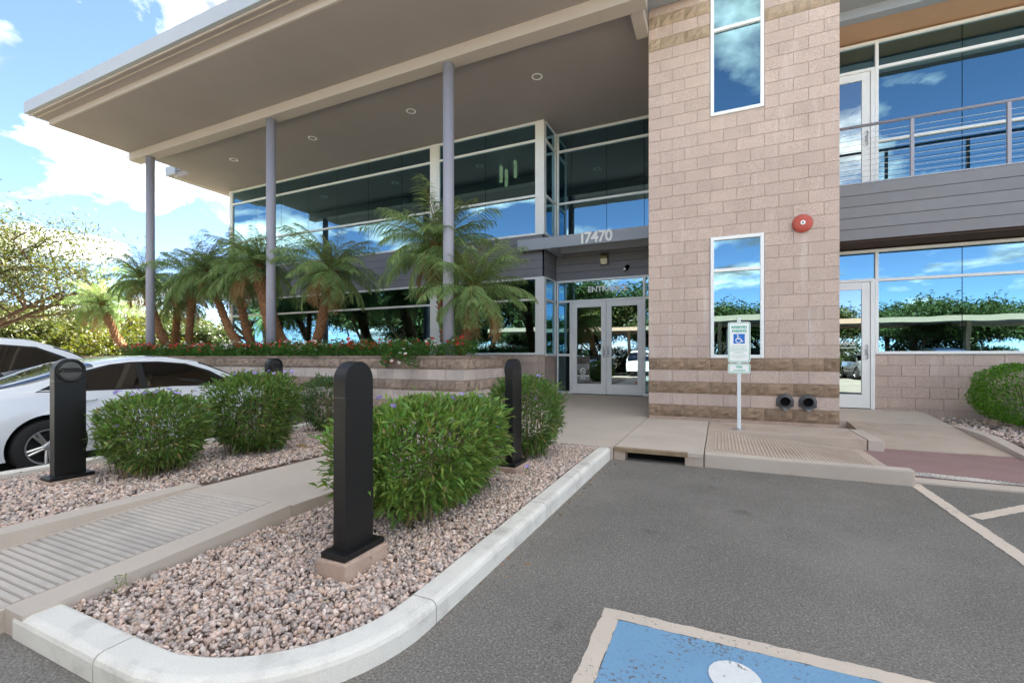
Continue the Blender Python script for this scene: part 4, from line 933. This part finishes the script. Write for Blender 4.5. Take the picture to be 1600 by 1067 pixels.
palms = [  # base px, crown px, depth, scale, trunk radius, label
    ((212, 546), (158, 478), 7.75, .8, .10, 'small leaning palm farthest left, in front of the yellow trees'),
    ((275, 546), (222, 438), 8.1, .9, .125, 'palm leaning left beside the leftmost canopy column'),
    ((292, 546), (302, 440), 8.6, .85, .10, 'upright slim palm just right of the leftmost column'),
    ((268, 546), (280, 470), 8.9, .8, .11, 'short palm half hidden behind the leftmost column'),
    ((392, 546), (322, 425), 8.1, .95, .11, 'palm with long trunk leaning left, third column gap'),
    ((402, 546), (368, 435), 8.4, .9, .11, 'slim palm leaning left just before the building corner'),
    ((450, 548), (402, 418), 7.95, 1.0, .20, 'thick shaggy trunked palm before the middle column'),
    ((484, 546), (517, 425), 8.2, 1.0, .12, 'palm leaning right between the middle and right columns'),
    ((704, 550), (684, 385), 8.35, 1.12, .13, 'tall palm with upright fronds behind the right column'),
    ((715, 550), (742, 455), 8.0, .95, .105, 'short palm just right of the right canopy column')]
for i, (bp, cp, Y, sc_f, tr, lab) in enumerate(palms):
    base = px2w(bp[0], bp[1], Y); base.z = PZ - .08; top = px2w(cp[0], cp[1], Y)
    o = tag(empty('palm_tree', base), lab, 'palm', 'palms in the planter'); d = top - base; rd = random.Random(i)
    bend = Vector((-d.x * .12, rd.uniform(-.05, .05), 0))
    link('trunk', palm_trunk([(0, 0, -.05), d * .33 - bend * .3 + Vector((d.x * .1, 0, 0)), d * .68 + Vector((d.x * .06, 0, 0)), d], tr, tr * .78, i), o)
    cm, rm = CR[i % 4]
    rz = rd.uniform(0, 6.28); tilt = (rd.uniform(-.1, .1), max(-.3, min(.3, d.x * .25)), rz)
    c = link('crown', cm, o, d, tilt); c.scale = (sc_f,) * 3; rr_ = link('frond_ribs', rm, o, d, tilt); rr_.scale = (sc_f,) * 3

# ------------------------------------------------------------------ trees (fine-leaved desert trees)
def tree_mesh(seed, H=5.0, spread=2.6, nleaf=9000, leaf=(.11, .035), base=(.14, .17, .03), airy=.5):
    rd = random.Random(seed); rg = np.random.default_rng(seed); tb = MB(); tips = []
    def grow(p, d, ln, r_, lev):
        pts = [p]; n = 5
        for i in range(n):
            d = (d + Vector((rd.uniform(-.2, .2), rd.uniform(-.2, .2), rd.uniform(-.08, .14 if lev < 2 else .02)))).normalized(); pts.append(pts[-1] + d * ln / n)
        tb.tube(pts, [r_ * (1 - .5 * i / n) for i in range(n + 1)], 7 if lev < 2 else 4, cap=False)
        if lev >= 2: tips.extend(pts[1:])
        if lev == 4: return
        k = (3, 4, 4, 3)[lev]
        for i in range(k):
            f = rd.uniform(.45, 1) if lev else rd.uniform(.6, 1); q = pts[int(f * n)]
            nd = (d * .55 + Vector((rd.gauss(0, 1), rd.gauss(0, 1), rd.uniform(-.15, .6))).normalized() * .8).normalized()
            grow(q, nd, ln * rd.uniform(.6, .82), r_ * .52, lev + 1)
    for k in range(rd.choice((1, 2, 3))):
        grow(Vector((k * .15, 0, -.1)), Vector((rd.uniform(-.45, .45), rd.uniform(-.45, .45), 1)).normalized(), H * .36, .11, 0)
    T = np.array([t[:] for t in tips]); idx = rg.integers(0, len(T), nleaf)
    zmax = T[:, 2].max(); k = H / zmax; 
    P = T[idx] + rg.normal(size=(nleaf, 3)) * np.array([.17, .17, .13]) * airy * 2
    D = rg.normal(size=(nleaf, 3)) * np.array([1, 1, .5]) + np.array([0, 0, -.15]); V, F = leaf_quads(P, D, rg.uniform(.6, 1.3, nleaf) * leaf[0], rg.uniform(.7, 1.3, nleaf) * leaf[1], .2, rg=rg)
    cl = (.8 + .5 * rg.random(len(T)))[idx]
    C = leafcols(nleaf, base, .25, .2, rg=rg) * np.repeat(cl, 6)[:, None]
    crown = np_mesh('crown', V * k, F, MT['leaf'], cols=C); tm = tb.mesh('trunk', MT['bark']); tm.transform(Matrix.Scale(k, 4)); return tm, crown
TM = [tree_mesh(3, 5, nleaf=13000, leaf=(.16, .055), base=(.075, .095, .022)), tree_mesh(4, 5, nleaf=13000, leaf=(.16, .055), base=(.05, .072, .022)), tree_mesh(5, 5, nleaf=13000, leaf=(.16, .055), base=(.095, .105, .02)), tree_mesh(9, 7, nleaf=30000, leaf=(.085, .025), base=(.085, .10, .03), airy=.6)]
def tree(v, x, y, s_, rz, lab, grp, z=-.2):
    o = tag(empty('desert_tree', (x, y, z)), lab, 'tree', grp); o.rotation_euler.z = rz; o.scale = (s_,) * 3
    link('trunk', TM[v][0], o); link('crown', TM[v][1], o)
tree(3, -22.0, 5.2, 1.0, 1.0, 'airy fine leaved tree at the left picture edge', 'trees beyond the parking lot')
lt = [(-27.5, 9.5, .78, 0), (-31, 13.5, .85, 2), (-26, 15.5, .72, 1), (-34, 19, .95, 0), (-29, 20.5, .8, 2), (-24.5, 21, .75, 1), (-22, 27, .9, 0), (-38, 14, .95, 2), (-26, 31, 1.0, 1), (-19.5, 22, .72, 2), (-41, 22, 1.1, 0), (-33, 27, 1.0, 1)]
for i, (x, y, s_, v) in enumerate(lt):
    tree(v, x, y, s_, i * 1.3, 'sunlit yellow green tree in the row far behind the parked cars', 'trees beyond the parking lot')

# ------------------------------------------------------------------ cars
def interp(pts, y):
    xs_, zs_ = zip(*pts); return float(np.interp(y, xs_, zs_))
def sm_interp(pts):
    xs_, zs_ = np.array(pts).T
    xx = np.linspace(xs_[0], xs_[-1], 240); zz = np.interp(xx, xs_, zs_); k = np.hanning(13); k /= k.sum(); pad = np.pad(zz, 6, mode='edge'); z2 = np.convolve(pad, k, 'valid'); return lambda y: float(np.interp(y, xx, z2))
def car_parts(spec):
    Ln, Wd = spec['len'], spec['wid']; hy = Ln / 2; top = sm_interp(spec['top']); belt = sm_interp(spec['belt']); r_w = spec['rw']; ax = spec['axles']
    plan = sm_interp([(-hy, .80), (-hy + .12, .90), (-hy + .5, .985), (-.4, 1), (.6, 1), (hy - .75, .965), (hy - .3, .86), (hy - .08, .70), (hy, .58)])
    def halfw(y, z):
        tp, bl = top(y), min(belt(y), top(y) - .03); w_ = Wd / 2 * plan(y)
        if z <= bl:
            f = (z - .2) / max(bl - .2, .1); s_ = 1 - .05 * max(0, .35 - f) / .35 - .045 * max(0, f - .55) / .45 + .012 * math.exp(-((f - .62) / .08) ** 2)
            return w_ * s_
        f = (z - bl) / max(1.45 - bl, .1); return w_ * (.955 - .24 * f)
    ny, ns, ng, nr = 72, 9, 6, 6; ys_ = [(-hy + Ln * (i / ny)) for i in range(ny + 1)]; rows = []
    for y in ys_:
        tp = top(y); bl = min(belt(y), tp - .03); endf = max(0, abs(y) - (hy - .16)) / .16; zb_ = .2 + .10 * endf ** 2; row = []
        for i in range(ns): z = zb_ + (bl - zb_) * i / (ns - 1); row.append((halfw(y, z), y, z))
        zr_ = tp - min(.07, (tp - bl) * .45)
        for i in range(1, ng + 1): z = bl + (zr_ - bl) * i / ng; row.append((halfw(y, z), y, z))
        we = halfw(y, zr_)
        for i in range(1, nr + 1): t = i / nr; row.append((we * math.cos(t * math.pi / 2) ** .8 if i < nr else 0, y, zr_ + (tp - zr_) * math.sin(t * math.pi / 2) ** (1 / 1.2)))
        rows.append(row)
    k = len(rows[0]); V = []; F = []; Mi = []
    full = 2 * k - 1
    for row in rows: V += row + [(-x, y, z) for x, y, z in reversed(row[:-1])]
    ws = spec['wind']; rw_ = spec['rear']
    for i in range(ny):
        for j in range(full - 1):
            F.append((i * full + j, (i + 1) * full + j, (i + 1) * full + j + 1, i * full + j + 1))
            jj = j if j < k - 1 else full - 2 - j; ym = (ys_[i] + ys_[i + 1]) / 2
            Mi.append(1 if (jj >= ns + ng - 1 and (ws[0] < ym < ws[1] or rw_[0] < ym < rw_[1])) else 0)
    for i in range(ny): F.append((i * full, i * full + full - 1, (i + 1) * full + full - 1, (i + 1) * full)); Mi.append(2)
    F.append(tuple(range(full))); Mi.append(0); F.append(tuple(reversed(range(ny * full, (ny + 1) * full)))); Mi.append(0)
    return V, F, Mi, halfw, top, belt
def build_car(name, spec, loc, rz, paint, label, detail=True, grp=None):
    o = tag(empty(name, loc), label, 'car', grp); o.rotation_euler.z = rz
    key = (spec['name'], paint)
    V, F, Mi, halfw, top, belt = car_parts(spec); Wd = spec['wid']; hy = spec['len'] / 2; rw = spec['rw']
    if key not in _car:
        b = MB(); b.v = V; b.f = F; b.m = Mi; me = b.mesh('body', [MT[paint], MT['carglass'], MT['trim']])
        body = link('body', me)
        cut = MB()
        for ay in spec['axles']:
            for s_ in (-1, 1): cut.lathe([(.001, 0), (rw + .055, 0), (rw + .055, .32), (.001, .32)], 40, 0, Matrix.Translation((s_ * (Wd / 2 + .08), ay, rw + .01)) @ Matrix.Rotation(R(-90 * s_), 4, 'Y'))
        co = link('cutter', cut.mesh('cutter', MT['trim'])); md = body.modifiers.new('b', 'BOOLEAN'); md.object = co; md.operation = 'DIFFERENCE'; md.solver = 'EXACT'
        try: md.material_mode = 'TRANSFER'
        except Exception: pass
        dg = bpy.context.evaluated_depsgraph_get(); dg.update(); m2 = bpy.data.meshes.new_from_object(body.evaluated_get(dg)); bpy.data.objects.remove(body); bpy.data.objects.remove(co)
        bm = bmesh.new(); bm.from_mesh(m2)
        for e in bm.edges: e.smooth = not (len(e.link_faces) == 2 and e.calc_face_angle(0) > R(38))
        bm.to_mesh(m2); bm.free(); smooth(m2); _car[key] = m2
    bd = link('body', _car[key], o)
    def side_panel(nm, poly, m, off, par=None, z_lift=0):
        # subdivide a side-view polygon and lay it on the body side
        for s_ in (-1, 1):
            bm = bmesh.new(); vs = [bm.verts.new((0, y, z)) for y, z in poly]; bm.faces.new(vs)
            bmesh.ops.triangulate(bm, faces=bm.faces[:]); 
            for _ in range(3): bmesh.ops.subdivide_edges(bm, edges=[e for e in bm.edges if e.calc_length() > .12], cuts=1)
            for v in bm.verts: v.co.x = s_ * (halfw(v.co.y, v.co.z) + off)
            bmesh.ops.recalc_face_normals(bm, faces=bm.faces); me = bpy.data.meshes.new(nm); bm.to_mesh(me); bm.free(); me.materials.append(MT[m]); smooth(me); link(nm, me, par or o)
    for nm, poly in spec['glass']: side_panel('window', poly, 'carglass', .006)
    side_panel('window_surround', spec['surround'], 'trim', .003)
    if detail:
        for poly in spec['seams']:
            for s_ in (-1, 1):
                pts = []
                for (y0, z0), (y1, z1) in zip(poly[:-1], poly[1:]):
                    for i in range(6): y, z = y0 + (y1 - y0) * i / 6, z0 + (z1 - z0) * i / 6; pts.append((s_ * (halfw(y, z) + .0005), y, z))
                MB().tube(pts, .0028, 5).build('door_seam', MT['trim'], o)
        for y, z in spec['handles']:
            for s_ in (-1, 1):
                x = halfw(y, z); h = MB().tube([(s_ * (x - .005), y - .1, z), (s_ * (x + .025), y - .08, z), (s_ * (x + .03), y + .06, z), (s_ * (x + .002), y + .09, z)], [.012, .015, .015, .01], 8).build('handle', MT[paint], o, sm=True)
        for s_ in (-1, 1):
            side = [(hy - .28, .62), (hy - .05, .60), (hy - .05, .70), (hy - .42, .74)]
        side_panel('headlight', [(hy - .62, .70), (hy - .18, .60), (hy - .14, .66), (hy - .45, .76)], 'lampglass', .006)
        side_panel('marker_lamp', [(hy - .42, .60), (hy - .26, .57), (hy - .26, .61), (hy - .42, .64)], 'amber', .008)
        side_panel('tail_light', [(-hy + .03, .80), (-hy + .34, .84), (-hy + .30, .92), (-hy + .04, .92)], 'redlens', .006)
        for s_ in (-1, 1):
            y, z = spec['mirror']; x = halfw(y, z); MB().add([(s_ * (x - .02), y, z), (s_ * (x + .16), y - .04, z - .02), (s_ * (x + .18), y - .05, z + .09), (s_ * (x - .0), y, z + .06), (s_ * (x + .02), y + .1, z), (s_ * (x + .14), y + .07, z), (s_ * (x + .14), y + .06, z + .08), (s_ * (x + .02), y + .1, z + .05)], [(0, 1, 2, 3), (4, 7, 6, 5), (0, 4, 5, 1), (1, 5, 6, 2), (2, 6, 7, 3), (3, 7, 4, 0)]).build('mirror', MT[paint], o, bevel=.02, sm=True)
    # wheels
    if 'wheel' not in _car or _car.get('wr') != rw:
        t = MB().lathe([(rw * .64, -.085), (rw * .9, -.1), (rw * .985, -.075), (rw, 0), (rw * .985, .075), (rw * .9, .1), (rw * .64, .085)], 40).mesh('tyre', MT['tyre'], sm=True)
        q = MB(); q.lathe([(rw * .66, -.05), (rw * .66, .088), (rw * .61, .085), (rw * .58, .03), (rw * .57, -.05)], 40)
        for i in range(5):
            a = 2 * math.pi * i / 5
            for da in (-.13, .13):
                c0, c1 = a + da * 1.6, a + da * .9
                p0 = Vector((math.cos(c0) * rw * .14, math.sin(c0) * rw * .14, .06)); p1 = Vector((math.cos(c1) * rw * .61, math.sin(c1) * rw * .61, .078)); q.tube([p0, p1], [.02, .016], 6)
        q.lathe([(rw * .17, .03), (rw * .17, .07), (rw * .1, .085), (.001, .088)], 20); rm = q.mesh('rim', MT['rim'])
        dk = MB().lathe([(rw * .6, .0), (.001, .0)], 24).mesh('brake_disc', MT['trim']); _car['wheel'] = (t, rm, dk); _car['wr'] = rw
    t, rm, dk = _car['wheel']
    for ay in spec['axles']:
        for s_ in (-1, 1):
            we = empty('wheel', (s_ * (Wd / 2 - .105), ay, rw), o); we.rotation_euler = (0, R(90 * s_), 0)
            link('tyre', t, we); link('rim', rm, we); link('brake_disc', dk, we)
    return o
_car = {}
SED = dict(name='sedan', len=4.6, wid=1.8, rw=.325, axles=(-1.33, 1.37),
    top=[(-2.3, .74), (-2.27, .93), (-2.1, 1.02), (-1.75, 1.075), (-1.35, 1.19), (-.85, 1.345), (-.3, 1.425), (.15, 1.43), (.55, 1.37), (.95, 1.20), (1.32, 1.02), (1.6, .96), (2.0, .86), (2.2, .74), (2.3, .52)],
    belt=[(-2.3, .92), (-1.4, 1.0), (0, .95), (1.2, .90), (2.3, .8)], wind=(.52, 1.27), rear=(-1.72, -.80),
    glass=[('r', [(-1.28, 1.00), (-.36, .985), (-.36, 1.315), (-.62, 1.29), (-.95, 1.20)]), ('f', [(-.27, .985), (.93, .945), (.62, 1.17), (.3, 1.29), (-.05, 1.325), (-.27, 1.325)])],
    surround=[(-1.45, .985), (1.1, .925), (.66, 1.19), (.32, 1.31), (-.05, 1.345), (-.4, 1.34), (-.65, 1.31), (-1.0, 1.215)],
    seams=[[(-.32, .30), (-.32, .975)], [(.95, .34), (1.0, .60), (.98, .93)], [(-.32, .3), (.9, .3)], [(-.32, .3), (-.85, .32), (-1.0, .6), (-1.2, .98)]], handles=[(-.95, .86), (.02 - .2, .84)], mirror=(.86, .95))
SUV = dict(name='suv', len=4.9, wid=1.92, rw=.36, axles=(-1.42, 1.45),
    top=[(-2.45, .85), (-2.42, 1.15), (-2.3, 1.45), (-2.05, 1.66), (-1.4, 1.745), (-.4, 1.765), (.3, 1.72), (.75, 1.56), (1.2, 1.26), (1.4, 1.14), (1.9, 1.06), (2.25, .95), (2.42, .8), (2.45, .55)],
    belt=[(-2.45, 1.08), (-1, 1.06), (1.2, 1.02), (2.45, .9)], wind=(.55, 1.3), rear=(-2.42, -2.15),
    glass=[('q', [(-2.05, 1.12), (-1.25, 1.1), (-1.25, 1.56), (-1.75, 1.53)]), ('r', [(-1.15, 1.1), (-.3, 1.085), (-.3, 1.60), (-1.15, 1.575)]), ('f', [(-.2, 1.085), (1.0, 1.05), (.62, 1.38), (.3, 1.55), (-.2, 1.60)])],
    surround=[(-2.12, 1.1), (1.12, 1.03), (.66, 1.41), (.32, 1.58), (-.3, 1.63), (-1.2, 1.605), (-1.8, 1.56)],
    seams=[[(-.25, .35), (-.25, 1.07)], [(1.0, .4), (1.0, 1.02)]], handles=[(-1.0, .95), (-.1, .93)], mirror=(.9, 1.06))
build_car('parked_car', SED, (-8.27, 4.02, -.16), 0, 'carpaint', 'white sedan parked beside the gravel bed and bollards', grp='cars parked in front of the building')
build_car('parked_car', SUV, (-11.15, 3.35, -.16), 0, 'carpaint', 'white sport utility vehicle parked on the far side of the white sedan', grp='cars parked in front of the building')

# ------------------------------------------------------------------ what the glass mirrors: carport, cars and trees across the lot
cp_ = tag(empty('carport', (0, -7.6, 0)), 'long flat beige carport across the lot, mirrored in the glass', 'carport')
MB().box(-15.2, 24, -.06, 0, 3.0, 3.27).box(-15.2, 24, -5.6, -5.54, 3.0, 3.27).build('fascia', MT['beige'], cp_)
MB().box(-15.2, 24, -5.53, -.07, 3.16, 3.2).build('roof_deck', MT['siding'], cp_)
for x in range(-12, 24, 6): MB().box(x - .1, x + .1, -2.9, -2.7, -.2, 3.16).build('post', MT['beige'], cp_)
pal = ['cardark', 'carsilver', 'carpaint', 'cardark', 'carsilver', 'cardark', 'carpaint']
labs = ['dark blue car under the carport mirrored at the right window edge', 'silver car under the carport mirrored in the right window', 'white car under the carport mirrored in the right single door', 'dark car under the carport mirrored in the lower tower window', 'silver car under the carport mirrored in the entrance glass', 'dark car under the carport mirrored left of the entrance', 'white car under the carport mirrored in the entrance door']
for i, x in enumerate((10.5, 7.6, 4.4, 1.3, -1.8, -8.2, -4.9)):
    build_car('parked_car', SUV if i % 3 == 0 else SED, (x, -10.2 + (i % 2) * .3, 0), 0 if i % 2 else math.pi, pal[i], labs[i], False, 'cars under the carport')
for i in range(13):
    x = -27 + i * 4.3 + random.uniform(-1, 1); y = -16.5 - (i % 3) * 2.2
    tree(1, x, y, random.uniform(.9, 1.2), i * 2.1, 'green desert tree behind the carport, mirrored in the glass', 'trees behind the carport')
for i in range(9):
    x = -26 + i * 6.5; tree(1, x, -25 - (i % 2) * 3, 1.25, i, 'green desert tree behind the carport, mirrored in the glass', 'trees behind the carport')
for i, (x, y) in enumerate(((-26, -12.5), (-21.5, -11), (-17.5, -12), (-13.5, -15), (-9.5, -15.5), (-30, -10))):
    tree(1, x, y, 1.55 + .1 * (i % 3), i * 1.7, 'tall green desert tree across the lot, mirrored in the left glass', 'trees behind the carport')

def bush_mesh(seed, base):
    rg = np.random.default_rng(seed); n = 9000
    U = rg.normal(size=(n, 3)); U /= np.linalg.norm(U, axis=1)[:, None]; lump = 1 + .22 * np.sin(U[:, 0] * 5 + seed) * np.cos(U[:, 1] * 4 + seed * 2) + .12 * np.sin(U[:, 2] * 11 + U[:, 0] * 6)
    P = U * (rg.uniform(.3, 1, n) ** .4 * lump)[:, None] * np.array([2.4, 2.0, 1.5]); P[:, 2] = np.abs(P[:, 2] + .9)
    D = U + rg.normal(size=(n, 3)) * .8; V, F = leaf_quads(P, D, rg.uniform(.12, .24, n), rg.uniform(.05, .08, n), .2, rg=rg)
    cl = 1 + .35 * np.sin(P[:, 0] * 3 + seed) * np.sin(P[:, 2] * 4)
    return np_mesh('crown', V, F, MT['leaf'], cols=leafcols(n, base, .3, .2, rg=rg) * np.repeat(cl, 6)[:, None])
BM = [bush_mesh(21, (.095, .105, .02)), bush_mesh(22, (.04, .058, .018)), bush_mesh(23, (.07, .09, .022))]
BS = MB()
for k in range(9): BS.tube([(random.uniform(-.3, .3), random.uniform(-.3, .3), -.1), (random.uniform(-1.2, 1.2), random.uniform(-1, 1), 1.6)], [.05, .02], 5)
BSM = BS.mesh('trunk', MT['bark'])
def bush(x, y, s_, v, lab, grp, rz):
    o = tag(empty('desert_bush', (x, y, -.22)), lab, 'bush', grp); o.scale = (s_,) * 3; o.rotation_euler.z = rz; link('crown', BM[v], o); link('trunk', BSM, o)
for i in range(15): bush(-38 + i * 4.6 + random.uniform(-.8, .8), -20.5 + (i % 2) * 2, random.uniform(1.0, 1.3), 1, 'wide green bush behind the carport, mirrored in the glass', 'bushes behind the carport', i * 1.1)
for i, (x, y) in enumerate(((-30, 9), (-33, 14.5), (-29, 16.5), (-34, 23), (-27, 23), (-23.5, 18.5), (-24, 26), (-20, 25), (-18.5, 29), (-38, 18), (-40, 10), (-27, 12.5))):
    bush(x, y, 1.0 + .1 * (i % 3), (0, 2, 0)[i % 3], 'sunlit yellow green bush under the trees far behind the parked cars', 'bushes beyond the parking lot', i * .9)

# fallen leaves on the gravel and along the kerb
rg = np.random.default_rng(77); n = 420
P = np.concatenate([np.stack([rg.uniform(-2.7, -1.45, 190), rg.uniform(1.9, 5.4, 190), np.full(190, .155)], 1), np.stack([rg.uniform(-5.9, -4.1, 110), rg.uniform(1.6, 5.3, 110), np.full(110, .19)], 1),
    np.stack([-1.2 + rg.exponential(.05, 80), rg.uniform(2.2, 5.5, 80), np.full(80, .006)], 1), np.stack([rg.uniform(-1.1, 1.6, 40), 5.58 - rg.exponential(.05, 40), np.full(40, .006)], 1)])
D = rg.normal(size=(n, 3)) * np.array([1, 1, .12]); V, F = leaf_quads(P, D, rg.uniform(.02, .045, n), rg.uniform(.007, .013, n), .02, rg=rg)
tag(link('leaf_litter', np_mesh('leaf_litter', V, F, MT['leaf'], cols=leafcols(n, (.26, .17, .08), .45, .2, rg=rg))), 'scattered small dry leaves on the gravel and along the curb', 'leaves', kind='stuff')
